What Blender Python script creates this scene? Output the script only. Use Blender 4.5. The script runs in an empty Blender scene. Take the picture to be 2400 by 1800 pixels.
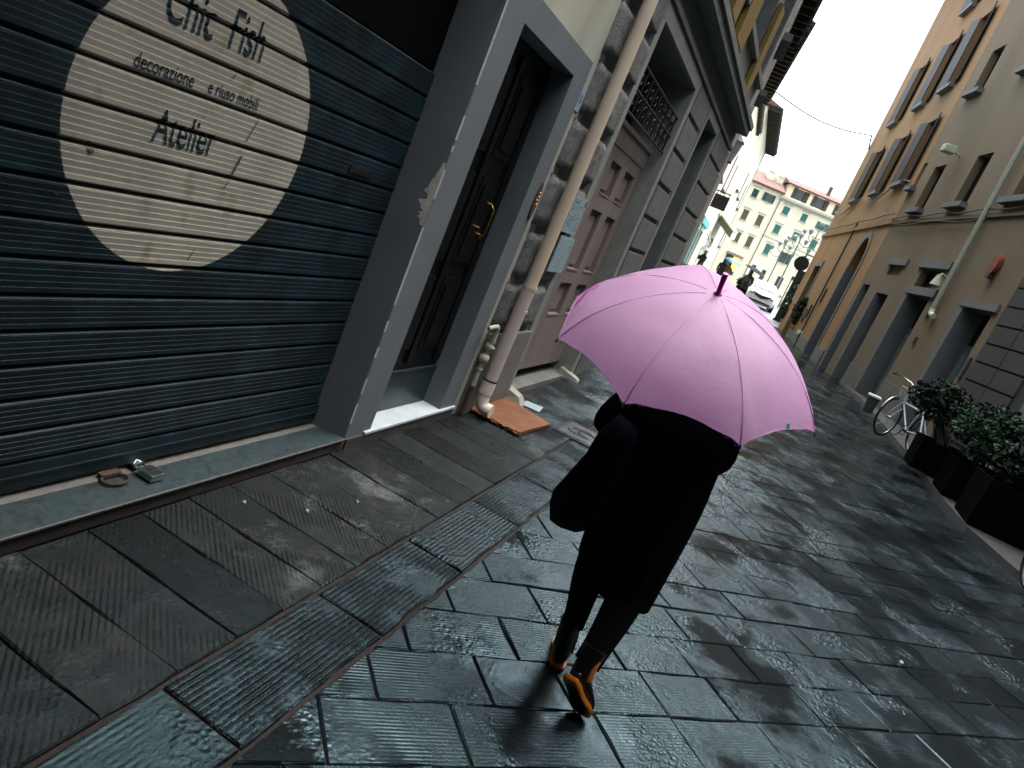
import bpy, bmesh, math, random
from mathutils import Vector, Matrix, noise as mnoise
R = math.radians; PI = math.pi; rnd = random.Random(7)
scene = bpy.context.scene
COL = scene.collection

# ------------------------------------------------------------------ camera, sky, light
H = 1.6
f, pit, rol, yaw = 1721.35, .236867, .401757, .291223
Fh = Vector((-math.sin(yaw), math.cos(yaw), 0)); Rh = Vector((math.cos(yaw), math.sin(yaw), 0))
FW = Fh*math.cos(pit) + Vector((0, 0, -math.sin(pit))); UP = Rh.cross(FW)
CX = math.cos(rol)*Rh + math.sin(rol)*UP; CY = -math.sin(rol)*Rh + math.cos(rol)*UP
cd = bpy.data.cameras.new("camera"); cam = bpy.data.objects.new("camera", cd); COL.objects.link(cam)
cd.sensor_width = 36; cd.lens = f/2400*36; cd.clip_start = .05; cd.clip_end = 1500
m = Matrix.Identity(4)
for i in range(3):
    m[i][0] = CX[i]; m[i][1] = CY[i]; m[i][2] = -FW[i]
m[0][3], m[1][3], m[2][3] = 0, 0, H
cam.matrix_world = m; scene.camera = cam
cd.dof.use_dof = True; cd.dof.focus_distance = 2.6; cd.dof.aperture_fstop = 16

w = bpy.data.worlds.new("World"); scene.world = w; w.use_nodes = True
nt = w.node_tree; bg = nt.nodes['Background']
sky = nt.nodes.new('ShaderNodeTexSky'); sky.sky_type = 'NISHITA'; sky.sun_disc = False
sky.sun_elevation = R(76); sky.sun_rotation = R(8); sky.air_density = 1.0; sky.dust_density = 4.0
hs = nt.nodes.new('ShaderNodeHueSaturation'); hs.inputs['Saturation'].default_value = .55; hs.inputs['Hue'].default_value = .468
nt.links.new(sky.outputs[0], hs.inputs['Color']); nt.links.new(hs.outputs[0], bg.inputs[0])
bg.inputs[1].default_value = .15
sl = bpy.data.lights.new("sun", 'SUN'); sun = bpy.data.objects.new("sun", sl); COL.objects.link(sun)
sl.energy = 1.4; sl.angle = R(80); sl.color = (1, .97, .92)
sun.rotation_euler = Vector((.034, .24, .970)).to_track_quat('Z', 'Y').to_euler()
scene.view_settings.view_transform = 'Standard'; scene.view_settings.look = 'None'
scene.view_settings.exposure = 2.3; scene.view_settings.gamma = 1

# ------------------------------------------------------------------ helpers
MW = {}
def link(o, parent=None, mw=None):
    COL.objects.link(o)
    if parent: o.parent = parent
    MW[o] = mw if mw is not None else (MW[parent] if parent else Matrix.Identity(4))
    return o
def thing(name, label, cat, loc=(0, 0, 0), rz=0, group=None, **k):
    o = bpy.data.objects.new(name, None); o.empty_display_size = .1
    o.location = loc; o.rotation_euler = (0, 0, rz)
    link(o, mw=Matrix.Translation(Vector(loc)) @ Matrix.Rotation(rz, 4, 'Z'))
    tag(o, label, cat, group); return o
def tag(o, label=None, cat=None, group=None, kind=None):
    if label: o['label'] = label
    if cat: o['category'] = cat
    if group: o['group'] = group
    if kind: o['kind'] = kind
    return o
def obj(name, bm, mat, parent=None, world=False, smooth=False, label=None):
    """bm in the parent's local frame, or in world coordinates if world=True"""
    if world and parent is not None: bm.transform(MW[parent].inverted())
    me = bpy.data.meshes.new(name); bm.normal_update(); bm.to_mesh(me); bm.free()
    for mt in (mat if isinstance(mat, (list, tuple)) else [mat]): me.materials.append(mt)
    if smooth:
        for p in me.polygons: p.use_smooth = True
    o = bpy.data.objects.new(name, me); link(o, parent)
    if label: o['label'] = label
    return o
def B(): return bmesh.new()
def quad(bm, *ps, mi=0):
    fc = bm.faces.new([bm.verts.new(p) for p in ps]); fc.material_index = mi; return fc
def box(bm, a, b, mi=0, bev=0):
    x0, y0, z0 = a; x1, y1, z1 = b
    if x0 > x1: x0, x1 = x1, x0
    if y0 > y1: y0, y1 = y1, y0
    if z0 > z1: z0, z1 = z1, z0
    v = [bm.verts.new(p) for p in [(x0,y0,z0),(x1,y0,z0),(x1,y1,z0),(x0,y1,z0),(x0,y0,z1),(x1,y0,z1),(x1,y1,z1),(x0,y1,z1)]]
    fs = [bm.faces.new([v[i] for i in q]) for q in [(0,3,2,1),(4,5,6,7),(0,1,5,4),(1,2,6,5),(2,3,7,6),(3,0,4,7)]]
    for q in fs: q.material_index = mi
    if bev:
        es = list({e for q in fs for e in q.edges})
        r = bmesh.ops.bevel(bm, geom=es, offset=bev, segments=2, affect='EDGES', profile=.6)
        for q in r['faces']: q.material_index = mi
    return v
def tube(bm, pts, r, n=10, cap=True, mi=0):
    pts = [Vector(p) for p in pts]; rs = r if isinstance(r, (list, tuple)) else [r]*len(pts)
    prev = None; rings = []
    for i, p in enumerate(pts):
        d = (pts[min(i+1, len(pts)-1)] - pts[max(i-1, 0)]).normalized()
        if prev is None:
            u = d.cross(Vector((0, 0, 1)));
            if u.length < .05: u = d.cross(Vector((1, 0, 0)))
        else: u = prev - d*prev.dot(d)
        u.normalize(); prev = u; v = d.cross(u)
        rings.append([bm.verts.new(p + rs[i]*(u*math.cos(2*PI*k/n) + v*math.sin(2*PI*k/n))) for k in range(n)])
    for a, b in zip(rings, rings[1:]):
        for k in range(n):
            fc = bm.faces.new((a[k], a[(k+1) % n], b[(k+1) % n], b[k])); fc.material_index = mi; fc.smooth = True
    if cap:
        for rg, s in ((rings[0], -1), (rings[-1], 1)):
            fc = bm.faces.new([bm.verts.new(v.co) for v in rg][::s]); fc.material_index = mi
    return rings
def loft(bm, rings, close=True, caps=True, mi=0):
    vs = [[bm.verts.new(p) for p in r] for r in rings]; n = len(vs[0])
    for a, b in zip(vs, vs[1:]):
        for k in range(n if close else n-1):
            fc = bm.faces.new((a[k], a[(k+1) % n], b[(k+1) % n], b[k])); fc.smooth = True; fc.material_index = mi
    if caps:
        bm.faces.new([bm.verts.new(v.co) for v in vs[0]][::-1]).material_index = mi; bm.faces.new([bm.verts.new(v.co) for v in vs[-1]]).material_index = mi
    return vs
def facade(bm, x, a0, a1, z0, z1, holes, dx, mi=0, mr=0, top=None):
    """wall face in plane x spanning a (y) and z with rectangular holes; reveals go to x+dx"""
    As = sorted({a0, a1, *[h[0] for h in holes], *[h[1] for h in holes]})
    Zs = sorted({z0, z1, *[h[2] for h in holes], *[h[3] for h in holes]})
    s = 1 if dx < 0 else -1
    for i in range(len(As)-1):
        for j in range(len(Zs)-1):
            ca, cz = (As[i]+As[i+1])/2, (Zs[j]+Zs[j+1])/2
            if any(h[0] < ca < h[1] and h[2] < cz < h[3] for h in holes): continue
            p = [(x, As[i], Zs[j]), (x, As[i+1], Zs[j]), (x, As[i+1], Zs[j+1]), (x, As[i], Zs[j+1])]
            quad(bm, *(p if s > 0 else p[::-1]), mi=mi)
    for h in holes:
        y0, y1, c0, c1 = h[:4]; d = h[4] if len(h) > 4 else dx; X = x+d
        quad(bm, (x,y0,c0),(x,y0,c1),(X,y0,c1),(X,y0,c0), mi=mr)
        quad(bm, (x,y1,c0),(X,y1,c0),(X,y1,c1),(x,y1,c1), mi=mr)
        quad(bm, (x,y0,c1),(x,y1,c1),(X,y1,c1),(X,y0,c1), mi=mr)
        quad(bm, (x,y0,c0),(X,y0,c0),(X,y1,c0),(x,y1,c0), mi=mr)
        if len(h) > 5: quad(bm, (X,y0,c0),(X,y1,c0),(X,y1,c1),(X,y0,c1), mi=h[5])
def shell(bm, x, xb, a0, a1, z0, z1, mi=0):
    """the rest of the building behind a facade: sides, back, roof slab"""
    quad(bm, (x,a0,z0),(x,a0,z1),(xb,a0,z1),(xb,a0,z0), mi=mi)
    quad(bm, (x,a1,z0),(xb,a1,z0),(xb,a1,z1),(x,a1,z1), mi=mi)
    quad(bm, (xb,a0,z0),(xb,a0,z1),(xb,a1,z1),(xb,a1,z0), mi=mi)
    quad(bm, (x,a0,z1),(x,a1,z1),(xb,a1,z1),(xb,a0,z1), mi=mi)

def mat(name, col, col2=None, rough=.8, rough2=None, ns=8., nd=6, bump=.2, bs=60., dist=.01, metal=0, spec=.5,
        stain=None, stscale=2., stamt=.45, sheen=0, tint=None, streak=False, coat=0, ramp=(.35, .65)):
    mt = bpy.data.materials.new(name); mt.use_nodes = True; t = mt.node_tree; N, L = t.nodes, t.links
    bs_ = N['Principled BSDF']
    tc = N.new('ShaderNodeTexCoord')
    def nz(sc, det=nd, vec=None):
        n = N.new('ShaderNodeTexNoise'); n.inputs['Scale'].default_value = sc; n.inputs['Detail'].default_value = det
        n.inputs['Roughness'].default_value = .62
        L.new(vec or tc.outputs['Object'], n.inputs['Vector']); return n
    def rmp(src, a, b, c0=(0,0,0,1), c1=(1,1,1,1)):
        r = N.new('ShaderNodeValToRGB'); r.color_ramp.elements[0].position = a; r.color_ramp.elements[1].position = b
        r.color_ramp.elements[0].color = c0; r.color_ramp.elements[1].color = c1; L.new(src, r.inputs[0]); return r
    def mix(fac, a, b):
        x = N.new('ShaderNodeMix'); x.data_type = 'RGBA'
        L.new(fac, x.inputs[0])
        for s, i in ((a, 6), (b, 7)):
            if isinstance(s, (tuple, list)): x.inputs[i].default_value = (*s[:3], 1)
            else: L.new(s, x.inputs[i])
        return x.outputs[2]
    vec = None
    if streak:
        mp = N.new('ShaderNodeMapping'); mp.inputs['Scale'].default_value = (1, 1, .12); L.new(tc.outputs['Object'], mp.inputs[0]); vec = mp.outputs[0]
    n1 = nz(ns, vec=vec); c2 = col2 or tuple(c*.72 for c in col)
    cur = mix(rmp(n1.outputs['Fac'], *ramp).outputs[0], col, c2)
    if stain:
        n2 = nz(stscale, 8, vec=vec); cur = mix(rmp(n2.outputs['Fac'], .5, .72, (0,0,0,1), (stamt,)*3+(1,)).outputs[0], cur, stain)
    L.new(cur, bs_.inputs['Base Color'])
    if rough2 is None: bs_.inputs['Roughness'].default_value = rough
    else:
        n3 = nz(ns*1.7); r = N.new('ShaderNodeMapRange'); r.inputs[1].default_value = .35; r.inputs[2].default_value = .65
        r.inputs[3].default_value = rough; r.inputs[4].default_value = rough2; L.new(n3.outputs['Fac'], r.inputs[0]); L.new(r.outputs[0], bs_.inputs['Roughness'])
    bs_.inputs['Metallic'].default_value = metal; bs_.inputs['Specular IOR Level'].default_value = spec
    if coat: bs_.inputs['Coat Weight'].default_value = coat; bs_.inputs['Coat Roughness'].default_value = .08
    if sheen: bs_.inputs['Sheen Weight'].default_value = sheen; bs_.inputs['Sheen Roughness'].default_value = .5
    if tint: bs_.inputs['Specular Tint'].default_value = (*tint, 1)
    if bump:
        nb = nz(bs, 8); b = N.new('ShaderNodeBump'); b.inputs['Strength'].default_value = bump; b.inputs['Distance'].default_value = dist
        L.new(nb.outputs['Fac'], b.inputs['Height']); L.new(b.outputs[0], bs_.inputs['Normal'])
    mt['x'] = 1
    return mt
def emit(name, col, s):
    mt = bpy.data.materials.new(name); mt.use_nodes = True; p = mt.node_tree.nodes['Principled BSDF']
    p.inputs['Base Color'].default_value = (*col, 1); p.inputs['Emission Color'].default_value = (*col, 1); p.inputs['Emission Strength'].default_value = s
    return mt

def stone_mat(name, ang, col, col2, dirt, groove=.6, pitch=.017, rough=(.16, .42), wet=(.5, .62), spec=.55, pit=1.3, pale=None):
    """wet paving stone: worn chiselled grooves along direction ang, pits, puddled film"""
    mt = bpy.data.materials.new(name); mt.use_nodes = True; t = mt.node_tree; N, L = t.nodes, t.links; P = N['Principled BSDF']
    tc = N.new('ShaderNodeTexCoord'); geo = tc.outputs['Object']
    def noise(sc, det=6, rg=.6):
        n = N.new('ShaderNodeTexNoise'); n.inputs['Scale'].default_value = sc; n.inputs['Detail'].default_value = det; n.inputs['Roughness'].default_value = rg
        L.new(geo, n.inputs['Vector']); return n.outputs['Fac']
    def rr(s, a, b, c=0, d=1):
        r = N.new('ShaderNodeMapRange'); r.inputs[1].default_value = a; r.inputs[2].default_value = b; r.inputs[3].default_value = c; r.inputs[4].default_value = d
        L.new(s, r.inputs[0]); return r.outputs[0]
    def mth(op, a, b):
        n = N.new('ShaderNodeMath'); n.operation = op
        for i, s in enumerate((a, b)):
            if isinstance(s, (int, float)): n.inputs[i].default_value = s
            else: L.new(s, n.inputs[i])
        return n.outputs[0]
    def mix(fac, a, b):
        x = N.new('ShaderNodeMix'); x.data_type = 'RGBA'; L.new(fac, x.inputs[0])
        for s, i in ((a, 6), (b, 7)):
            if isinstance(s, tuple): x.inputs[i].default_value = (*s[:3], 1)
            else: L.new(s, x.inputs[i])
        return x.outputs[2]
    mp = N.new('ShaderNodeMapping'); mp.vector_type = 'POINT'; mp.inputs['Rotation'].default_value = (0, 0, -ang); L.new(geo, mp.inputs[0])
    wv = N.new('ShaderNodeTexWave'); wv.wave_type = 'BANDS'; wv.bands_direction = 'Y'; wv.wave_profile = 'SIN'
    wv.inputs['Scale'].default_value = 1/pitch*.314159; wv.inputs['Distortion'].default_value = .6; wv.inputs['Detail'].default_value = 2; wv.inputs['Detail Scale'].default_value = 3
    L.new(mp.outputs[0], wv.inputs[0])
    big, mid, fine, patch = noise(1.6, 8), noise(9, 8), noise(120, 6, .7), noise(3.1, 10, .7)
    # grooves worn away in patches
    gm = N.new('ShaderNodeNewGeometry'); isl = gm.outputs['Random Per Island']
    worn = mth('MULTIPLY', rr(patch, .44, .56), rr(isl, .25, .6, .25, 1)); gv = mth('MULTIPLY', wv.outputs['Fac'], mth('MULTIPLY', worn, groove))
    vo = N.new('ShaderNodeTexVoronoi'); vo.inputs['Scale'].default_value = 42; L.new(geo, vo.inputs['Vector'])
    pits = mth('MULTIPLY', rr(vo.outputs['Distance'], .05, .55, 0, 1), rr(noise(2.3, 6, .6), .50, .62, 0, pit))
    hgt = mth('ADD', mth('ADD', mth('ADD', gv, pits), mth('MULTIPLY', fine, .6)), mth('MULTIPLY', mid, 1.5))
    bp = N.new('ShaderNodeBump'); bp.inputs['Strength'].default_value = .75; bp.inputs['Distance'].default_value = .006; L.new(hgt, bp.inputs['Height'])
    film = rr(big, wet[0], wet[1])       # standing water film
    bs2 = rr(film, 0, 1, .8, .12); L.new(bs2, bp.inputs['Strength']); L.new(bp.outputs[0], P.inputs['Normal'])
    c = mix(rr(mid, .35, .65), col, col2); c = mix(rr(noise(4.3, 9, .7), .56, .7, 0, .75), c, dirt)
    if pale: c = mix(mth('MULTIPLY', rr(noise(1.15, 9, .72), .565, .64, 0, .85), rr(noise(38, 6, .7), .35, .6, .3, 1)), c, pale)
    c = mix(rr(film, 0, 1, 0, .55), c, tuple(v*.45 for v in col))
    hv = N.new('ShaderNodeHueSaturation'); L.new(c, hv.inputs['Color']); L.new(rr(isl, 0, 1, .55, 1.5), hv.inputs['Value']); L.new(hv.outputs[0], P.inputs['Base Color'])
    ro = mth('ADD', rr(mid, .35, .65, rough[0], rough[1]), rr(fine, .4, .7, 0, .12)); ro2 = mth('MULTIPLY', mth('MULTIPLY', ro, rr(film, 0, 1, 1, .25)), rr(isl, 0, 1, .8, 1.25))
    L.new(ro2, P.inputs['Roughness']); P.inputs['Specular IOR Level'].default_value = spec
    P.inputs['Specular Tint'].default_value = (.50, .90, 1, 1)
    return mt

def text_bm(body, size, sx=1.0, bold=0, shear=0, space=1.0):
    cu = bpy.data.curves.new("t", 'FONT'); cu.body = body; cu.size = size; cu.offset = bold; cu.shear = shear; cu.space_character = space
    cu.resolution_u = 4
    o = bpy.data.objects.new("t", cu); COL.objects.link(o); bpy.context.view_layer.update()
    dg = bpy.context.evaluated_depsgraph_get(); me = bpy.data.meshes.new_from_object(o.evaluated_get(dg))
    bm = B(); bm.from_mesh(me); bpy.data.objects.remove(o); bpy.data.curves.remove(cu); bpy.data.meshes.remove(me)
    for v in bm.verts: v.co.x *= sx
    return bm
def gz(y): return .027*max(0, y-6)        # the street climbs gently beyond 6 m

# ------------------------------------------------------------------ materials
M = {}
M['mortar'] = mat('joint_dirt', (0.0180,0.0144,0.0120), (0.0090,0.0072,0.0060), rough=.75, ns=14, bump=.6, bs=90, spec=.3)
M['road'] = stone_mat('wet_slabs', R(43.8), (0.0099,0.0144,0.0171), (0.0054,0.0072,0.0081), (0.0126,0.0090,0.0072), groove=.42, pitch=.0145, spec=.62, rough=(.10,.24), wet=(.46,.60))
M['walk'] = stone_mat('wet_sidewalk', R(-42), (0.0152,0.0148,0.0140), (0.0080,0.0080,0.0080), (0.0272,0.0208,0.0160), groove=.9, pitch=.019, spec=.22, rough=(.24,.5), wet=(.62,.75), pale=(.085,.088,.082))
M['walkwet'] = stone_mat('wetter_sidewalk', R(-42), (.022,.026,.028), (.012,.015,.016), (.050,.044,.036), groove=.5, pitch=.019, spec=.8, rough=(.12,.3), wet=(.44,.58), pale=(.10,.098,.085))
M['drain'] = stone_mat('wet_drain', R(90), (0.0070,0.0084,0.0105), (0.0042,0.0056,0.0063), (0.0084,0.0063,0.0049), groove=1.9, pitch=.021, spec=.55, rough=(.12,.30), wet=(.66,.76))
M['kerbstone'] = mat('dark_kerbstone', (0.0315,0.0322,0.0336), (0.0196,0.0203,0.0217), rough=.45, rough2=.65, ns=4, bump=.4, bs=30)
M['grey'] = mat('grey_plaster', (0.1211,0.1422,0.1495), (0.1052,0.1242,0.1327), rough=.75, ns=3, bump=.25, bs=140, dist=.004, stain=(0.0790,0.0895,0.0895), stscale=1.4)
M['cream'] = mat('cream_plaster', (0.4070,0.3960,0.3190), (0.3410,0.3300,0.2640), rough=.85, ns=3, bump=.3, bs=90, dist=.005, stain=(0.1870,0.1870,0.1100), stscale=2.2, streak=True)
M['stone'] = mat('pietra', (0.1443,0.1469,0.1378), (0.0787,0.0787,0.0761), rough=.7, ns=22, bump=.9, bs=75, dist=.012, stain=(0.2624,0.2755,0.2624), stscale=5)
M['stonesm'] = mat('pietra_smooth', (0.1519,0.1519,0.1372), (0.1069,0.1069,0.0990), rough=.75, ns=9, bump=.3, bs=70, dist=.006, stain=(0.0675,0.0675,0.0619), stscale=2)
M['surround'] = mat('surround_stone', (0.2400,0.2400,0.2100), (0.1920,0.1920,0.1680), rough=.75, ns=6, bump=.2, bs=70, dist=.005)
M['pink'] = mat('faded_door_paint', (0.2231,0.1748,0.1518), (0.1841,0.1426,0.1242), rough=.6, ns=4, bump=.15, bs=40, dist=.004, stain=(0.0837,0.0690,0.0598), stscale=2.0, stamt=.8, streak=True)
M['black'] = mat('void_dark', (.004,.004,.005), rough=.6, bump=0)
M['doorwood'] = mat('dark_door', (0.0046,0.0038,0.0038), (0.0023,0.0027,0.0035), rough=.35, ns=7, bump=.2, bs=30, spec=.3, streak=True)
M['brass'] = mat('brass', (.55,.38,.10), rough=.25, metal=1, bump=.05)
M['steel'] = mat('steel', (.42,.50,.52), rough=.28, metal=1, bump=.1, bs=200)
M['iron'] = mat('black_iron', (.018,.017,.018), rough=.5, metal=.4, bump=.2)
M['rust'] = mat('rust', (.085,.042,.028), (.03,.018,.014), rough=.8, ns=30, bump=.5)
M['marble'] = mat('white_marble', (0.5200,0.5850,0.5850), (0.4030,0.4680,0.4810), rough=.35, rough2=.55, ns=5, bump=.06, bs=30, stain=(0.2860,0.3250,0.3250), stscale=6)
M['sill'] = mat('green_sill', (0.0331,0.0553,0.0581), (0.0166,0.0304,0.0331), rough=.42, rough2=.6, ns=28, bump=.25, bs=90, dist=.003, stain=(0.0110,0.0166,0.0166), stscale=14, stamt=.8)
M['sillface'] = mat('sill_face', (.060,.050,.044), (.035,.029,.026), rough=.7, ns=9, bump=.5, bs=50)
M['band'] = mat('terrazzo_band', (0.1560,0.1560,0.1440), (0.1140,0.1140,0.1080), rough=.6, ns=30, bump=.15, bs=90)
M['pipe'] = mat('beige_pipe', (.60,.49,.36), (.55,.445,.325), rough=.5, ns=2.2, bump=.05, bs=40, stain=(.42,.28,.17), stscale=3, stamt=.35)
M['pvc'] = mat('white_pvc', (0.6720,0.6000,0.5040), (0.6000,0.5280,0.4440), rough=.4, ns=4, bump=.03)
M['gas'] = mat('gas_pipe_paint', (0.3960,0.4080,0.3000), (0.3240,0.3360,0.2400), rough=.6, ns=12, bump=.2)
M['card'] = mat('wet_cardboard', (0.1674,0.0642,0.0167), (0.1228,0.0419,0.0100), rough=.45, rough2=.7, ns=7, bump=.35, bs=18, dist=.01, stain=(0.0670,0.0223,0.0067), stscale=6)
M['cardtop'] = mat('cardboard_skin', (0.1786,0.0744,0.0273), (0.1438,0.0546,0.0174), rough=.3, rough2=.6, ns=6, bump=.3, bs=12, dist=.01, stain=(0.1190,0.0496,0.0298), stscale=5)
M['paper'] = mat('notice_paper', (0.2880,0.3680,0.4000), (0.2480,0.3280,0.3600), rough=.5, ns=5, bump=.05)
M['ink'] = mat('ink', (.05,.07,.09), rough=.6, bump=0)
M['redink'] = mat('red_ink', (.10,.02,.03), rough=.6, bump=0)
M['white'] = mat('white_paint', (.72,.72,.68), rough=.6, ns=4, bump=.05)
M['wedge'] = mat('white_wedge_stone', (0.3150,0.3150,0.2475), (0.2475,0.2475,0.1950), rough=.7, ns=12, bump=.3)
M['yellow'] = mat('ochre_panel', (.20,.125,.018), (.16,.095,.014), rough=.7, ns=5, bump=.1)
M['coat'] = mat('black_wool', (.0040,.0042,.0055), (.0026,.0027,.0035), rough=.95, ns=12, bump=.3, bs=220, spec=.05)
M['navy'] = mat('navy_bag', (0.0048,0.0096,0.0160), (0.0032,0.0064,0.0112), rough=.8, ns=9, bump=.3, bs=120, spec=.1)
M['trouser'] = mat('black_trousers', (.0018,.0018,.002), rough=.95, bump=.3, bs=160, spec=.06)
M['rubber'] = mat('black_rubber', (.003,.004,.005), rough=.3, bump=.04, spec=.5)
M['amber'] = mat('amber_trim', (0.5346,0.1823,0.0146), (0.3402,0.1021,0.0074), rough=.4, ns=9, bump=.05)
M['skin'] = mat('skin', (.36,.21,.15), rough=.55, bump=.05)
M['hair'] = mat('dark_hair', (.018,.012,.009), rough=.5, bump=.5, bs=90, streak=True)

# ------------------------------------------------------------------ ground
def clip(poly, a, b, c):           # keep a*x+b*y<=c
    out = []
    for i in range(len(poly)):
        p, q = poly[i], poly[(i+1) % len(poly)]; dp, dq = a*p[0]+b*p[1]-c, a*q[0]+b*q[1]-c
        if dp <= 0: out.append(p)
        if dp*dq < 0: k = dp/(dp-dq); out.append((p[0]+(q[0]-p[0])*k, p[1]+(q[1]-p[1])*k))
    return out
def slab(bm, poly, gap=.003, ch=.005, tilt=.004, z=0, jit=.004):
    area = abs(sum(poly[i][0]*poly[(i+1) % len(poly)][1]-poly[(i+1) % len(poly)][0]*poly[i][1] for i in range(len(poly))))/2
    if area < .004 or len(poly) < 3: return
    cx = sum(p[0] for p in poly)/len(poly); cy = sum(p[1] for p in poly)/len(poly)
    tx, ty, tz = rnd.gauss(0, tilt), rnd.gauss(0, tilt), rnd.gauss(0, .0012)
    def inset(p, d):
        v = Vector((p[0]-cx, p[1]-cy)); l = v.length
        return (cx+v.x*(1-d/l), cy+v.y*(1-d/l)) if l > d*1.5 else (p[0], p[1])
    # densify the rim so that it can wander a little
    P = []
    for i in range(len(poly)):
        p, q = poly[i], poly[(i+1) % len(poly)]; L_ = math.hypot(q[0]-p[0], q[1]-p[1]); n = max(1, int(L_/.09)) if cy < 9 else 1
        for k in range(n):
            j = jit if 0 < k else 0
            P.append((p[0]+(q[0]-p[0])*k/n+rnd.uniform(-j, j), p[1]+(q[1]-p[1])*k/n+rnd.uniform(-j, j)))
    o = [inset(p, gap*rnd.uniform(.7, 1.5)) for p in P]; i_ = [inset(p, gap+ch*rnd.uniform(.7, 1.6)) for p in P]
    zz = lambda p, d: z+gz(p[1])+tz+tx*(p[0]-cx)+ty*(p[1]-cy)-d
    a = [bm.verts.new((*p, zz(p, .030))) for p in o]; b = [bm.verts.new((*p, zz(p, .006))) for p in o]; c = [bm.verts.new((*p, zz(p, 0))) for p in i_]
    n = len(P)
    try:
        for k in range(n):
            bm.faces.new((a[k], a[(k+1) % n], b[(k+1) % n], b[k])); bm.faces.new((b[k], b[(k+1) % n], c[(k+1) % n], c[k]))
        bm.faces.new(c)
    except ValueError: pass
# bed under everything, out to the horizon
bm = B()
ys = [-60, 6, 60, 61, 900]
for a, b in zip(ys, ys[1:]):
    za, zb = (gz(min(a, 60)) - .012, gz(min(b, 60)) - .012)
    quad(bm, (-500, a, za), (500, a, za), (500, b, zb), (-500, b, zb))
tag(obj('ground', bm, M['mortar']), kind='structure')
# left pavement: single row of ribbed slabs square to the wall
bm = B(); y = -3.3; nf = None
while y < 13:
    wd = .243*rnd.uniform(.93, 1.07)
    if y > 4.9: wd = .42*rnd.uniform(.8, 1.2)
    if y > 4.9 and nf is None: bm.faces.ensure_lookup_table(); nf = len(bm.faces)
    slab(bm, [(-1.742 - (0 if y < 10.7 else 0), y), (-1.045, y), (-1.045, y+wd), (-1.742, y+wd)], gap=.004, ch=.005, tilt=.006, z=.003); y += wd
for i_, q in enumerate(bm.faces): q.material_index = 1 if i_ >= nf else 0
tag(obj('pavement', bm, [M['walk'], M['walkwet']]), kind='structure')
bm = B(); y = -3.1
while y < 13:
    wd = .62*rnd.uniform(.8, 1.25); slab(bm, [(-1.035, y), (-.735, y), (-.735, y+wd), (-1.035, y+wd)], gap=.007, ch=.006, tilt=.004); y += wd
tag(obj('gutter', bm, M['drain']), kind='structure')
# road: rows of slabs laid at 45 degrees
bm = B(); ud = Vector((.721, .693)); vd = Vector((-.693, .721)); wv = .255
def leftx(y): return -.725 if y < 13 else -.725-(y-13)*.17
def rightx(y):
    return 3.6+max(0, 8.2-y)*.6 if y < 14 else 3.3-(y-14)*.10
k0 = int(-9/wv)
for k in range(-36, 140):
    v0 = k*wv + rnd.uniform(-.01, .01); v1 = (k+1)*wv
    u = -6+rnd.uniform(0, .6)
    while u < 46:
        L_ = rnd.uniform(.34, .62); p = [ud*a+vd*b for a, b in ((u, v0), (u+L_, v0), (u+L_, v1), (u, v1))]; u += L_
        c = sum(p, Vector((0, 0)))/4
        if not (-3.4 < c.y < 33) or c.x > rightx(c.y)+.6 or c.x < leftx(c.y)-.6: continue
        q = [(t.x, t.y) for t in p]
        q = clip(q, -1, 0, .725) if c.y < 13 else q
        q = clip(q, 1, 0, rightx(c.y)) if len(q) > 2 else q
        if len(q) > 2: slab(bm, q, gap=.0035, ch=.006 if c.y < 4 else .003, tilt=.008 if c.y < 5 else .005, jit=.003)
tag(obj('road', bm, M['road']), kind='structure')
bm = B()
quad(bm, (-40, 32.5, gz(32.5)+.004), (60, 32.5, gz(32.5)+.004), (60, 60, gz(60)+.004), (-40, 60, gz(60)+.004))
quad(bm, (-90, 60.0, gz(60)+.004), (140, 60.0, gz(60)+.004), (140, 300, gz(60)+.004), (-90, 300, gz(60)+.004))
M['square'] = mat('square_paving', (.085,.10,.10), (.06,.07,.072), rough=.35, rough2=.55, ns=1.5, bump=.2, bs=8, tint=(.8,.95,1))
tag(obj('square', bm, M['square']), kind='structure')
# right-hand raised pavement with its kerb
bm = B()
pts = [(4.6, -3), (3.9, 4.5), (3.35, 7.3), (3.08, 8.4), (2.80, 9.4), (2.70, 10.6), (2.66, 12), (2.55, 14.2), (2.30, 18), (2.1, 19.4), (.9, 31), (.35, 35)]
for (x0, y0), (x1, y1) in zip(pts, pts[1:]):
    n = max(1, int((y1-y0)/.8))
    for i in range(n):
        a, b = i/n, (i+1)/n; xa, ya, xb, yb = x0+(x1-x0)*a, y0+(y1-y0)*a, x0+(x1-x0)*b-.0, y0+(y1-y0)*b-.008
        za, zb = gz(ya)+.075, gz(yb)+.075
        quad(bm, (xa-.01, ya, za-.09), (xa, ya, za), (xb, yb, zb), (xb-.01, yb, zb-.09))
        quad(bm, (xa, ya, za), (xa+.16, ya, za+.003), (xb+.16, yb, zb+.003), (xb, yb, zb))
        quad(bm, (xa+.17, ya, za-.002), (xa+7, ya, za-.002), (xb+7, yb, zb-.002), (xb+.17, yb, zb-.002))
tag(obj('kerb', bm, M['kerbstone']), kind='structure')
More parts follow.
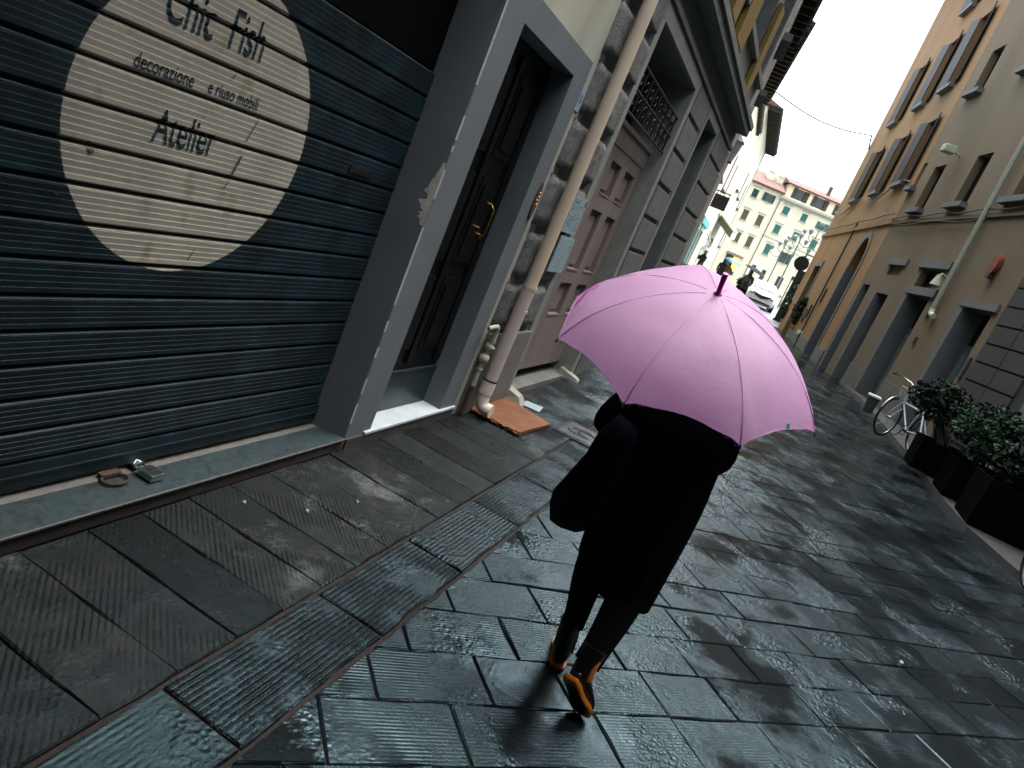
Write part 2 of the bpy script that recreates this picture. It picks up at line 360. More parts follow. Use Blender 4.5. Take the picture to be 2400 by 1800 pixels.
# ------------------------------------------------------------------ shop building on the left
XW = -1.74
shop = thing('shop_building', 'shop house with rolled-down dark blue shutter, grey door surround and cream plaster', 'building', (XW, 1.5, 0))
bm = B()   # grey painted pier and door frame, one skin with a deep splayed reveal on the shutter side
facade(bm, XW, 3.335, 4.69, 0, 2.52, [(3.575, 4.46, .0, 2.37)], -.155)
quad(bm, (-1.945, 3.262, .0), (XW-.004, 3.325, .0), (XW-.004, 3.325, 2.75), (-1.945, 3.262, 2.75))
quad(bm, (XW-.004, 3.325, 0), (XW, 3.335, 0), (XW, 3.335, 2.75), (XW-.004, 3.325, 2.75))
quad(bm, (XW, 3.335, 2.52), (XW, 4.69, 2.52), (XW-.02, 4.69, 2.52), (XW-.02, 3.335, 2.52)); quad(bm, (XW, 4.69, 0), (XW-.02, 4.69, 0), (XW-.02, 4.69, 2.52), (XW, 4.69, 2.52))
box(bm, (XW-.25, -7, 2.751), (XW+.002, 3.335, 3.1))
obj('door_surround', bm, M['grey'], shop, world=True)
bm = B()
facade(bm, XW-.012, -7, 4.90, 2.4, 7.5, [(-7, 3.33, 2.4, 3.09)], -.01)
quad(bm, (XW-.012, 4.69, 0), (XW-.012, 4.90, 0), (XW-.012, 4.90, 2.4), (XW-.012, 4.69, 2.4))
shell(bm, XW-.6, XW-8, -7, 4.93, 0, 7.5)
obj('wall', bm, M['cream'], shop, world=True)
# peeled paint on the corner of the pier
bm = B()
def flake(bm, x, pts):
    n = len(pts); quad(bm, *[(x(p) if callable(x) else x, p[0], p[1]) for p in pts])
def reveal_x(y): return -1.945 + (y-3.262)/(3.325-3.262)*.201
edge = []
z = 1.60
L1, R1 = [], []
while z > 1.27:
    t = (1.60-z)/.33; wd = .046*max(0, math.sin(PI*min(1, t*1.02)))**.6*(1+.9*mnoise.noise(Vector((z*30, 0, 0)))+.6*mnoise.noise(Vector((z*85, 4, 0))))*(.45+t*.7)
    L1.append((3.322-max(.002, wd*.30), z)); z -= .006
for (a, za), (b, zb) in zip(L1, L1[1:]):
    quad(bm, (reveal_x(a)+.0015, a-.001, za), (reveal_x(b)+.0015, b-.001, zb), (XW-.003, 3.3245, zb), (XW-.003, 3.3245, za))
z = 2.5
while z > .15:
    k = mnoise.noise(Vector((0, z*7, 3)))
    if k > -.02:
        wv_ = .004+.006*max(0, k)
        quad(bm, (XW-.004, 3.3235, z), (XW-.004, 3.3235, z-.03), (XW+.0006, 3.3345+wv_*.2, z-.03), (XW+.0006, 3.3345+wv_*.2, z))
    z -= .03
obj('peeled_paint', bm, mat('bare_plaster', (.50,.50,.44), (.38,.38,.33), rough=.9, ns=30, bump=.3), shop, world=True)

# roller shutter -------------------------------------------------
PIT = .1178; Z0 = .2
def prof(z):
    """x of the shutter skin at height z"""
    t = ((z-Z0)/PIT) % 1.0
    if t < .075: return -1.944+.016*(t/.075)
    if t > .90: return -1.948+.020*max(0, (.985-t)/.085) if t < .985 else -1.948
    s = (t-.075)/.825*5; u = s % 1
    return -1.928 + (.0009 if u < .78 else -.0006) * 1.0
def prof_levels(z0, z1):
    lv = []; k = math.floor((z0-Z0)/PIT)
    while Z0+k*PIT < z1:
        b = Z0+k*PIT
        tt = [0, .075]
        for j in range(5):
            tt += [(.075)+.825*(j+.77)/5, (.075)+.825*(j+.80)/5, (.075)+.825*(j+.97)/5, (.075)+.825*(j+.999)/5]
        tt += [.90, .985, .996]
        lv += [b+t*PIT for t in tt]; k += 1
    return [z for z in sorted(set(lv)) if z0 <= z <= z1]
mt = bpy.data.materials.new('shutter_paint'); mt.use_nodes = True; t = mt.node_tree; N, L = t.nodes, t.links; P = N['Principled BSDF']
tc = N.new('ShaderNodeTexCoord'); sp = N.new('ShaderNodeSeparateXYZ'); L.new(tc.outputs['Object'], sp.inputs[0])
def mm(op, a, b=0):
    n = N.new('ShaderNodeMath'); n.operation = op
    for i, s in enumerate((a, b)):
        if isinstance(s, (int, float)): n.inputs[i].default_value = s
        else: L.new(s, n.inputs[i])
    return n.outputs[0]
oy, oz = 2.0-1.5, 1.398      # disc centre in the shutter's own frame (origin at thing's base)
dy, dz = mm('SUBTRACT', sp.outputs[1], oy), mm('SUBTRACT', sp.outputs[2], oz)
rr_ = mm('SQRT', mm('ADD', mm('MULTIPLY', dy, dy), mm('MULTIPLY', dz, dz)))
rn = N.new('ShaderNodeTexNoise'); rn.inputs['Scale'].default_value = 60; L.new(tc.outputs['Object'], rn.inputs[0])
rr2 = mm('ADD', rr_, mm('MULTIPLY', rn.outputs[0], .004))
msk = N.new('ShaderNodeMapRange'); msk.inputs[1].default_value = .5085; msk.inputs[2].default_value = .5115; msk.inputs[3].default_value = 1; msk.inputs[4].default_value = 0; L.new(rr2, msk.inputs[0])
def nz(sc, det=8, sx=(1, 1, 1)):
    mp = N.new('ShaderNodeMapping'); mp.inputs['Scale'].default_value = sx; L.new(tc.outputs['Object'], mp.inputs[0])
    n = N.new('ShaderNodeTexNoise'); n.inputs['Scale'].default_value = sc; n.inputs['Detail'].default_value = det; L.new(mp.outputs[0], n.inputs[0]); return n.outputs[0]
def mixc(fac, a, b):
    x = N.new('ShaderNodeMix'); x.data_type = 'RGBA'
    if isinstance(fac, (int, float)): x.inputs[0].default_value = fac
    else: L.new(fac, x.inputs[0])
    for s, i in ((a, 6), (b, 7)):
        if isinstance(s, tuple): x.inputs[i].default_value = (*s, 1)
        else: L.new(s, x.inputs[i])
    return x.outputs[2]
def mr(s, a, b, c=0, d=1):
    r = N.new('ShaderNodeMapRange'); r.inputs[1].default_value = a; r.inputs[2].default_value = b; r.inputs[3].default_value = c; r.inputs[4].default_value = d; L.new(s, r.inputs[0]); return r.outputs[0]
blue = mixc(mr(nz(5, 9), .4, .66), (.0022, .0095, .0135), (.0045, .025, .033))
blue = mixc(mr(nz(3, 9, (1, 4, .6)), .56, .72, 0, .6), blue, (.003, .005, .006))
cr = mixc(mr(nz(4, 9, (1, 1, .4)), .4, .7), (.44, .42, .34), (.34, .33, .27)); cr = mixc(mr(nz(9, 10), .60, .74, 0, .7), cr, (.20, .17, .11))
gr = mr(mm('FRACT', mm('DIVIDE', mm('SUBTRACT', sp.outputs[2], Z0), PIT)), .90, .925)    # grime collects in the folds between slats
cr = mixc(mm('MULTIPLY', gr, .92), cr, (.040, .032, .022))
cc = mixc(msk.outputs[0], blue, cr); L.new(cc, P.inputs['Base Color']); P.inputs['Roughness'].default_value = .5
L.new(mr(nz(14), .3, .7, .38, .6), P.inputs['Roughness'])
bp = N.new('ShaderNodeBump'); bp.inputs['Strength'].default_value = .25; bp.inputs['Distance'].default_value = .003; L.new(nz(45, 5), bp.inputs['Height']); L.new(bp.outputs[0], P.inputs['Normal'])
M['shutter'] = mt
bm = B(); lv = prof_levels(Z0, 1.97)
ycuts = [-6.5, 1.0, 1.5, 2.0, 2.5, 3.0, 3.268]
grid = [[bm.verts.new((prof(z), y_, z)) for y_ in ycuts] for z in lv]
for a, b in zip(grid, grid[1:]):
    for k in range(len(ycuts)-1): bm.faces.new((a[k], a[k+1], b[k+1], b[k]))
box(bm, (-1.955, -6.5, .105), (-1.918, 3.266, .196))                       # bottom rail
box(bm, (-1.918, -6.5, .150), (-1.910, 3.266, .158))
sh = obj('roller_shutter', bm, M['shutter'], shop, world=True)
bm = B()
for k in range(15):                                                        # bright worn clips at the slat ends
    z = Z0+k*PIT; box(bm, (-1.93, 3.252, z+.012), (-1.921, 3.258, z+PIT-.012))
obj('slat_end_strip', bm, mat('worn_edge', (.16,.17,.17), rough=.4, ns=30, bump=.2, metal=.3), sh, world=True)
bm = B(); box(bm, (-1.935, 2.845, 1.405), (-1.9215, 3.03, 1.432)); obj('lock_slot', bm, M['black'], sh, world=True)
def shutter_text(body, y0, zb, size, sx, bold=.0):
    bm = text_bm(body, size, sx, bold)
    for z in prof_levels(zb-.1, zb+.35):
        bmesh.ops.bisect_plane(bm, geom=bm.verts[:]+bm.edges[:]+bm.faces[:], plane_co=(0, z-zb, 0), plane_no=(0, 1, 0))
    for v in bm.verts:
        y_, z_ = v.co.x+y0, v.co.y+zb; v.co = Vector((prof(z_)+.0012, y_, z_))
    return obj('lettering', bm, mat('sign_paint_'+body[:3].strip().lower(), (.010,.022,.028), (.020,.036,.042), rough=.9, spec=.1, ns=40, bump=0), sh, world=True)
shutter_text('Atelier', 1.80, 1.315, .150, .62, .0015)
shutter_text('decorazione', 1.672, 1.508, .066, .70, .0006)
shutter_text('e riuso mobili', 1.962, 1.512, .062, .70, .0006)
shutter_text('Chic', 1.728, 1.665, .170, .62, .0015)
shutter_text('Fish', 1.985, 1.668, .180, .60, .0015)
bm = B()   # dark drips and scratches over the disc
for (ya, za, yb, zb_, w_) in [(2.235, 1.52, 2.18, 1.36, .005), (2.195, 1.345, 2.165, 1.245, .011), (2.165, 1.24, 2.155, 1.215, .005), (2.105, .98, 2.085, .935, .005), (2.06, 1.60, 2.05, 1.585, .007), (1.55, 1.66, 1.56, 1.652, .010), (1.60, 1.27, 1.615, 1.235, .016), (1.535, 1.105, 1.54, 1.10, .008)]:
    n = 8
    for i in range(n):
        a, b = i/n, (i+1)/n
        wa = w_*(.5+.5*math.sin(PI*min(1, max(.12, a)))+.35*rnd.random()); wb = wa
        p = lambda t: (ya+(yb-ya)*t, za+(zb_-za)*t)
        (y1, z1), (y2, z2) = p(a), p(b)
        quad(bm, (prof(z1)+.002, y1-wa/2, z1), (prof(z2)+.002, y2-wb/2, z2), (prof(z2)+.002, y2+wb/2, z2), (prof(z1)+.002, y1+wa/2, z1))
obj('paint_drips', bm, mat('drip_stain', (.05,.05,.045), (.10,.09,.07), rough=.6, ns=50, bump=0), sh, world=True)
bm = B(); box(bm, (-1.97, -6.5, 1.972), (-1.952, 3.262, 2.75)); box(bm, (-1.952, -6.5, 1.972), (-1.944, 3.262, 1.985))
obj('shutter_housing', bm, mat('housing_black', (.002,.0025,.003), spec=.05, rough=.8, ns=6, bump=.2), shop, world=True)
bm = B()
for k in range(8): box(bm, (XW-.205, -6.5, .0), (XW-.005, 3.32, .069)) if k == 0 else None
sill = obj('sill', bm, [M['sillface']], shop, world=True)
bm = B(); box(bm, (XW-.148, -6.5, .0695), (XW+.004, 3.322, .075)); obj('sill_slab', bm, M['sill'], shop, world=True)
bm = B(); box(bm, (XW-.203, -6.5, .0695), (XW-.150, 3.30, .0765)); obj('sill_band', bm, M['band'], shop, world=True)
bm = B(); box(bm, (XW+.0025, -6.5, .0665), (XW+.009, 3.325, .0735)); obj('sill_edge', bm, M['band'], shop, world=True)
# entrance door ---------------------------------------------------
bm = B(); box(bm, (-1.93, 3.575, .085), (-1.895, 4.46, 2.37))
box(bm, (-1.895, 3.60, .40), (-1.880, 3.68, 2.3)); box(bm, (-1.895, 4.37, .40), (-1.880, 4.46, 2.3)); box(bm, (-1.895, 4.0, .40), (-1.876, 4.06, 2.3))
dr = obj('door', bm, M['doorwood'], shop, world=True)
for (y0, y1) in ((3.70, 3.98), (4.09, 4.35)):
    for (z0, z1) in ((.50, .98), (1.08, 1.62), (1.74, 2.22)):
        bm = B(); box(bm, (-1.895, y0, z0), (-1.882, y1, z1), bev=.005)
        box(bm, (-1.882, y0+.04, z0+.05), (-1.872, y1-.04, z1-.05), bev=.006); obj('panel', bm, M['doorwood'], dr, world=True)
bm = B(); box(bm, (-1.895, 3.60, .09), (-1.874, 4.455, .355), bev=.003); box(bm, (-1.874, 3.60, .345), (-1.868, 4.455, .357))
obj('kick_plate', bm, mat('blue_kick_plate', (.010,.022,.032), (.02,.035,.045), rough=.35, ns=6, bump=.1, stain=(.05,.03,.02), stscale=3), dr, world=True)
bm = B(); tube(bm, [(-1.862, 4.30, 1.27), (-1.842, 4.30, 1.29), (-1.838, 4.305, 1.36), (-1.842, 4.31, 1.45), (-1.862, 4.31, 1.47)], .008, 8)
tube(bm, [(-1.875, 4.305, 1.27), (-1.86, 4.305, 1.27)], .02, 10); tube(bm, [(-1.875, 4.31, 1.47), (-1.86, 4.31, 1.47)], .016, 10)
tube(bm, [(-1.875, 4.24, 1.315), (-1.855, 4.24, 1.315)], .013, 10)
obj('handle', bm, M['brass'], dr, world=True, smooth=True)
bm = B(); box(bm, (-1.885, 3.335, .0), (XW+.012, 4.685, .068)); obj('threshold_base', bm, M['sillface'], shop, world=True)
bm = B(); box(bm, (-1.900, 3.50, .0685), (XW+.018, 4.69, .0865), bev=.003); obj('threshold', bm, M['marble'], shop, world=True)
# things fixed to the wall
t_ = thing('wall_plaque', 'small white plaque with blue mark high on the wall by the grey door frame', 'plaque', (XW-.012, 4.74, 2.3))
bm = B(); box(bm, (XW-.012, 4.70, 2.22), (XW-.004, 4.79, 2.385), bev=.002); obj('plate', bm, M['paper'], t_, world=True)
bm = text_bm('20', .075, .6, .001)
for v in bm.verts: v.co = Vector((XW-.0032, 4.715+v.co.x, 2.275+v.co.y))
obj('mark', bm, M['ink'], t_, world=True)
t_ = thing('doorbell_panel', 'dark oval doorbell panel with small glowing buttons right of the grey door frame', 'doorbell', (XW, 4.655, 1.6))
bm = B(); n = 20; ring = [(XW-.000, 4.655+.032*math.cos(2*PI*k/n), 1.605+.135*math.sin(2*PI*k/n)) for k in range(n)]
loft(bm, [ring, [(XW+.008, p[1], p[2]) for p in ring], [(XW+.012, 4.655+(p[1]-4.655)*.8, 1.605+(p[2]-1.605)*.93) for p in ring]])
obj('plate', bm, M['rust'], t_, world=True)
for k, (a, b) in enumerate([(0, .06), (.008, .035), (-.006, .01), (.006, -.015), (-.004, -.045)]):
    bm = B(); box(bm, (XW+.0125, 4.650+a, 1.60+b), (XW+.0150, 4.658+a, 1.606+b)); obj('button', bm, emit('bell_light', (1, .25, .06), .5) if k < 4 else M['brass'], t_, world=True)
# loose wire and hook, upper cream wall
t_ = thing('wall_wire', 'loop of loose dark wire hanging from a hook on the upper cream wall', 'wire', (XW, 4.3, 3.0))
bm = B(); tube(bm, [(XW-.01, 4.45, 3.05), (XW+.02, 4.42, 2.98), (XW+.025, 4.47, 2.90), (XW+.02, 4.53, 2.92), (XW+.015, 4.55, 3.02), (XW-.005, 4.57, 3.12)], .005, 6); obj('loop', bm, M['iron'], t_, world=True)
# padlock and its ring
t_ = thing('padlock', 'square steel padlock lying on the shop sill hooked to the shutter hasp', 'padlock', (-1.85, 2.12, .08))
bm = B(); box(bm, (-1.872, 2.085, .082), (-1.795, 2.15, .108), bev=.004); obj('body', bm, M['steel'], t_, world=True)
bm = B(); tube(bm, [(-1.87, 2.095, .095), (-1.90, 2.095, .097), (-1.912, 2.10, .10), (-1.918, 2.117, .11), (-1.912, 2.134, .10), (-1.90, 2.139, .097), (-1.87, 2.139, .095)], .006, 8); obj('shackle', bm, M['steel'], t_, world=True)
bm = B(); box(bm, (-1.855, 2.108, .1082), (-1.835, 2.116, .1095)); box(bm, (-1.845, 2.116, .1082), (-1.838, 2.128, .1095)); obj('keyhole', bm, M['black'], t_, world=True)
bm = B(); box(bm, (-1.925, 2.09, .100), (-1.888, 2.145, .104)); obj('hasp', bm, M['steel'], t_, world=True)
t_ = thing('iron_ring', 'rusty iron pull ring lying on the sill left of the padlock', 'ring', (-1.86, 1.98, .085))
bm = B(); tube(bm, [(-1.865+.036*math.cos(a), 1.985+.052*math.sin(a), .086) for a in [2*PI*k/16 for k in range(17)]], .006, 7, cap=False); obj('ring', bm, M['rust'], t_, world=True)
bm = B(); box(bm, (-1.915, 1.945, .079), (-1.885, 2.03, .098), bev=.004); obj('bracket', bm, M['rust'], t_, world=True)
# ------------------------------------------------------------------ pipes
t_ = thing('downpipe', 'tall beige rainwater downpipe with white elbow foot at the corner of the stone house', 'pipe', (-1.655, 4.95, .1))
bm = B(); XP = -1.648
tube(bm, [(XP, 5.02, 7.2), (XP, 5.00, 3.2), (XP, 4.965, 1.04)], .047, 16); obj('upper_pipe', bm, M['pipe'], t_, world=True)
bm = B(); tube(bm, [(XP, 4.965, 1.06), (XP, 4.945, .29)], .050, 16); obj('lower_pipe', bm, mat('pinkish_pipe', (.50,.42,.38), (.46,.38,.345), rough=.5, ns=3, bump=.05), t_, world=True)
bm = B(); tube(bm, [(XP, 4.945, .305), (XP, 4.943, .20)], .055, 16); tube(bm, [(XP, 4.943, .22), (XP+.001, 4.943, .15), (XP+.012, 4.944, .115), (XP+.035, 4.947, .095), (XP+.075, 4.95, .092), (XP+.10, 4.95, .092)], .050, 16)
obj('elbow', bm, M['pvc'], t_, world=True)
bm = B()
for z in (1.04, .86): bm = B(); tube(bm, [(XP, 4.965, z+.012), (XP, 4.965, z-.012)], .0535, 16); obj('clamp', bm, M['pipe'], t_, world=True)
bm = B(); tube(bm, [(XP, 4.945, .312), (XP, 4.945, .300)], .056, 16); obj('joint_crack', bm, M['iron'], t_, world=True)
t_ = thing('gas_pipe', 'short pale green gas pipe with valve beside the foot of the beige downpipe', 'pipe', (-1.7, 4.79, .1))
bm = B(); xg, yg = -1.705, 4.80
tube(bm, [(xg, yg-.14, .70), (xg+.015, yg-.10, .715), (xg+.02, yg-.04, .72), (xg+.018, yg-.01, .705), (xg+.015, yg, .66), (xg+.01, yg, .56), (xg, yg, .48), (xg, yg, .12)], .016, 10)
obj('tube', bm, M['gas'], t_, world=True)
bm = B()
for z, r_ in ((.655, .020), (.635, .020), (.615, .022), (.595, .022)): tube(bm, [(xg+.012, yg, z+.006), (xg+.012, yg, z-.006)], r_, 12)
tube(bm, [(xg+.008, yg, .585), (xg+.006, yg, .57), (xg+.004, yg, .54), (xg+.003, yg, .53)], [.018, .030, .030, .018], 12)
tube(bm, [(xg+.004, yg, .55), (xg+.045, yg+.01, .555)], .012, 8)
tube(bm, [(xg, yg, .50), (xg, yg, .485), (xg, yg, .45), (xg, yg, .43)], [.020, .036, .036, .020], 12)
tube(bm, [(xg, yg, .385), (xg, yg, .375)], .022, 12)
obj('valve', bm, M['gas'], t_, world=True)
bm = B(); tube(bm, [(xg, yg, .25), (xg, yg, .02)], .021, 8); obj('rusty_foot', bm, M['rust'], t_, world=True)
# cardboard on the pavement
t_ = thing('cardboard_sheet', 'soggy orange-brown folded cardboard sheet lying at the foot of the downpipe', 'cardboard', (-1.5, 5.3, 0))
def card(bm, z0, th, inset, ragged, seed):
    rg = random.Random(seed); top = []; nn = 22
    c = [(-1.785+inset, 5.0), (-1.30, 5.01), (-1.25, 5.63), (-1.765+inset, 5.70)]
    for e in range(4):
        a, b = c[e], c[(e+1) % 4]
        for k in range(nn):
            t = k/nn; r = (ragged if e == 0 else .004)
            off = rg.uniform(-r, r*.3) if 0 < k else 0
            top.append((a[0]+(b[0]-a[0])*t, a[1]+(b[1]-a[1])*t + (off if e == 0 else rg.uniform(-.002, .002))))
    vb = [bm.verts.new((p[0], p[1], z0)) for p in top]; vt = [bm.verts.new((p[0]+rg.uniform(-.001, .001), p[1], z0+th+.004*math.sin(p[0]*9+p[1]*5))) for p in top]
    n = len(top)
    for k in range(n): bm.faces.new((vb[k], vb[(k+1) % n], vt[(k+1) % n], vt[k]))
    cen = bm.verts.new((sum(p[0] for p in top)/n, sum(p[1] for p in top)/n, z0+th+.002))
    for k in range(n): bm.faces.new((vt[k], vt[(k+1) % n], cen))
bm = B(); card(bm, .008, .008, 0, .02, 1); card(bm, .020, .006, .01, .035, 2); obj('layers', bm, M['card'], t_, world=True)
bm = B(); card(bm, .030, .006, .02, .05, 3); obj('top_sheet', bm, M['cardtop'], t_, world=True)
bm = B(); quad(bm, (-1.60, 5.84, .010), (-1.44, 5.87, .010), (-1.47, 6.06, .014), (-1.62, 6.02, .010)); quad(bm, (-1.66, 5.80, .014), (-1.60, 5.84, .011), (-1.62, 6.02, .011), (-1.68, 5.98, .016))
lf = obj('paper_scrap', bm, [M['paper'], M['redink']]); lf.data.polygons[1].material_index = 1; tag(lf, 'torn grey and red paper scrap on the wet ground behind the cardboard', 'paper')
# ------------------------------------------------------------------ stone house next door
stn = thing('stone_house', 'rusticated grey stone house with faded pink panelled door behind the downpipe', 'building', (XW, 5.5, 0))
YE = 11.25
bm = B()
holes = [(5.75, 7.6, .06, 3.17, -.46), (8.78, 9.70, .1, 3.19, -.5), (8.75, 9.9, 4.34, 5.7, -.3, 0), (10.3, 11.1, 4.3, 5.7, -.3, 0), (6.2, 7.4, 4.3, 5.7, -.3, 0)]
facade(bm, XW-.01, 4.905, YE, 0, 7.3, holes, -.4)
shell(bm, XW-.6, XW-9, 4.93, YE, 0, 7.3)
quad(bm, (XW-.01, YE, 0), (XW-.62, YE, 0), (XW-.62, YE, 7.3), (XW-.01, YE, 7.3))
obj('wall', bm, M['stonesm'], stn, world=True)
def block(bm, y0, y1, z0, z1, d):
    """a bossed block: pillowed, slightly irregular face"""
    n, mz = 12, 10; V = []
    for j in range(mz+1):
        row = []
        for i in range(n+1):
            u, v = i/n, j/mz; e = min(u, 1-u)*(y1-y0), min(v, 1-v)*(z1-z0)
            k = min(1, e[0]/.035)**.45*min(1, e[1]/.035)**.45
            k = k*(1+.16*mnoise.noise(Vector((y0*9+u*5, z0*7+v*5, 1)))+.10*mnoise.noise(Vector((y0*9+u*14, z0*7+v*14, 4)))) if k > 0 else 0
            row.append(bm.verts.new((XW-.012+d*k, y0+(y1-y0)*u, z0+(z1-z0)*v)))
        V.append(row)
    for j in range(mz):
        for i in range(n):
            q = bm.faces.new((V[j][i], V[j][i+1], V[j+1][i+1], V[j+1][i])); q.smooth = True
ZJ = [.665, 1.05, 1.434, 1.836, 2.212, 2.600, 2.975, 3.32]
bm = B(); rb = random.Random(3)
for a, b in zip(ZJ, ZJ[1:]):
    o = rb.uniform(-.02, .02)
    block(bm, 4.79+o, 5.20+rb.uniform(-.02, .02), a+.022, b-.022, .05); block(bm, 5.21, 5.63+rb.uniform(-.05, .02), a+.022, b-.022, .045)
z = 3.36
while z < 7: block(bm, 4.9, 5.6, z+.02, z+.36, .04); z += .38
obj('blocks', bm, M['stone'], stn, world=True)
bm = B()
ZK = [.72, 1.17, 1.53, 1.90, 2.255, 2.615, 2.967, 3.29]
for a, b in zip(ZK, ZK[1:]):
    for (y0, y1) in ((7.78, 8.66), (9.84, YE-.01)):
        ye = y1-rb.uniform(0, .05); box(bm, (XW-.012, y0, a+.022), (XW+.022, ye, b-.022), bev=.008)
for (y0, y1) in ((4.80, 5.66), (7.76, 8.70), (9.80, YE)): box(bm, (XW-.012, y0, .0), (XW+.03, y1, .645 if y0 < 5 else .70), bev=.01)
obj('ashlar', bm, M['stonesm'], stn, world=True)
bm = B()   # frame round the tall opening
for (y0, y1, z0, z1) in ((5.63, 5.749, .06, 3.171), (7.601, 7.74, .06, 3.171), (5.63, 7.74, 3.172, 3.29), (8.68, 8.779, .1, 3.19), (9.701, 9.80, .1, 3.19), (8.68, 9.80, 3.192, 3.29)):
    box(bm, (XW-.011, y0, z0), (XW+.016, y1, z1))
quad(bm, (XW+.001, 7.5985, .06), (XW-.462, 7.5985, .06), (XW-.462, 7.5985, 3.17), (XW+.001, 7.5985, 3.17))
obj('door_frame', bm, M['surround'], stn, world=True)
bm = B(); box(bm, (XW-.01, 5.6, 3.305), (XW+.035, YE, 3.345)); box(bm, (XW-.01, 5.6, 3.345), (XW+.02, YE, 3.37)); obj('moulding', bm, M['stonesm'], stn, world=True)
bm = B(); box(bm, (XW-.01, 4.95, 3.57), (XW+.146, YE+.03, 3.66)); box(bm, (XW-.01, 4.95, 3.662), (XW+.17, YE+.05, 3.73)); box(bm, (XW-.01, 4.95, 4.20), (XW+.05, YE, 4.27))
obj('cornice', bm, M['stonesm'], stn, world=True)
for (y0, y1, z0, z1) in ((8.15, 8.70, 3.90, 4.9), (9.93, 10.27, 3.86, 4.9), (7.45, 7.8, 3.9, 4.9)):
    bm = B(); box(bm, (XW+.00, y0, z0), (XW+.06, y1, z1)); obj('ochre_panel', bm, M['yellow'], stn, world=True)
bm = B(); box(bm, (XW-.1, 4.95, 7.3), (XW+.7, YE+.1, 7.4)); 
for k in range(14): box(bm, (XW-.0, 5.0+k*.46, 7.15), (XW+.62, 5.1+k*.46, 7.29))
obj('eaves', bm, mat('dark_eaves', (.03,.028,.022), rough=.8, ns=9), stn, world=True)
# pink door
XD = -1.93
bm = B(); box(bm, (XD-.05, 5.752, .16), (XD, 7.597, 2.46)); 
dr = obj('pink_door', bm, M['pink'], stn, world=True)
bm = B()
PY = [(5.86, 6.19), (6.40, 6.75), (6.97, 7.32)]; PY = [(5.83, 6.17), (6.455, 6.82), (7.02, 7.385)]
PZ = [(.70, 1.03), (1.155, 1.735), (1.875, 2.18)]
# raised stiles and rails leave the panels sunk
cutsy = [5.752]+[v for p in PY for v in p]+[7.597]; 
facade(bm, XD+.045, 5.7525, 7.5965, .161, 2.459, [(a, b, c, d) for a, b in PY for c, d in PZ], -.044)
obj('stiles', bm, M['pink'], dr, world=True)
for a, b in PY:
    for c, d in PZ:
        bm = B(); box(bm, (XD, a+.05, c+.05), (XD+.014, b-.05, d-.05), bev=.006); box(bm, (XD+.001, a, c), (XD+.050, b, c+.018)); obj('panel', bm, M['pink'], dr, world=True)
bm = B(); box(bm, (XD+.046, 5.76, 2.30), (XD+.052, 7.59, 2.305)); box(bm, (XD-.05, 5.752, 2.4605), (XD+.06, 7.597, 2.50)); obj('rail', bm, M['pink'], dr, world=True)
bm = B(); quad(bm, (-2.19, 5.75, 2.5), (-2.19, 7.6, 2.5), (-2.19, 7.6, 3.17), (-2.19, 5.75, 3.17))
wn = obj('grated_window', bm, M['black'], stn, world=True)
bm = B(); XG = XW-.03
for k in range(9): tube(bm, [(XG, 5.80+k*.215, 2.50), (XG, 5.80+k*.215, 2.86)], .010, 6)
for z in (2.51, 2.68, 2.86): tube(bm, [(XG, 5.76, z), (XG, 7.59, z)], .011, 6)
for k in range(8):
    cy = 5.905+k*.215
    tube(bm, [(XG+.004, cy+.07*math.cos(a)*(1-a/9), 2.60+.07*math.sin(a)*(1-a/9)) for a in [j*.6 for j in range(12)]], .006, 5)
    tube(bm, [(XG+.004, cy+.06*math.cos(a+3)*(1-a/9), 2.77+.06*math.sin(a+3)*(1-a/9)) for a in [j*.6 for j in range(12)]], .006, 5)
obj('grille', bm, M['iron'], wn, world=True)
bm = B(); box(bm, (-2.24, 8.79, .11), (-2.21, 9.69, 3.18)); box(bm, (-2.21, 9.2, .12), (-2.20, 9.26, 2.3)); box(bm, (-2.21, 8.8, 2.3), (-2.195, 9.68, 2.38)); obj('side_door', bm, M['doorwood'], stn, world=True)
for (y0, x0) in ((5.72, -1.72), (7.46, -1.70)):
    t_ = thing('stone_wedge', 'white stone wedge at the %s foot of the pink door' % ('near left' if y0 < 6 else 'far right'), 'wedge stone', (x0, y0, 0), group='wedge stones guarding the pink door')
    bm = B(); vs = [(x0-.12, y0, 0), (x0+.15, y0+.01, 0), (x0+.13, y0+.20, 0), (x0-.12, y0+.22, 0), (x0-.12, y0+.01, .13), (x0+.10, y0+.03, .075), (x0+.08, y0+.17, .07), (x0-.12, y0+.20, .12)]
    v = [bm.verts.new(p) for p in vs]
    for q in [(0,3,2,1),(4,5,6,7),(0,1,5,4),(1,2,6,5),(2,3,7,6),(3,0,4,7)]: bm.faces.new([v[i] for i in q])
    obj('stone', bm, M['wedge'], t_, world=True)
bm = B(); quad(bm, (XD-.06, 5.75, .06), (XD-.06, 7.6, .06), (XD-.06, 7.6, .17), (XD-.06, 5.75, .17)); obj('gap', bm, M['black'], dr, world=True)  # black sheet standing in for the shadow under the pink door
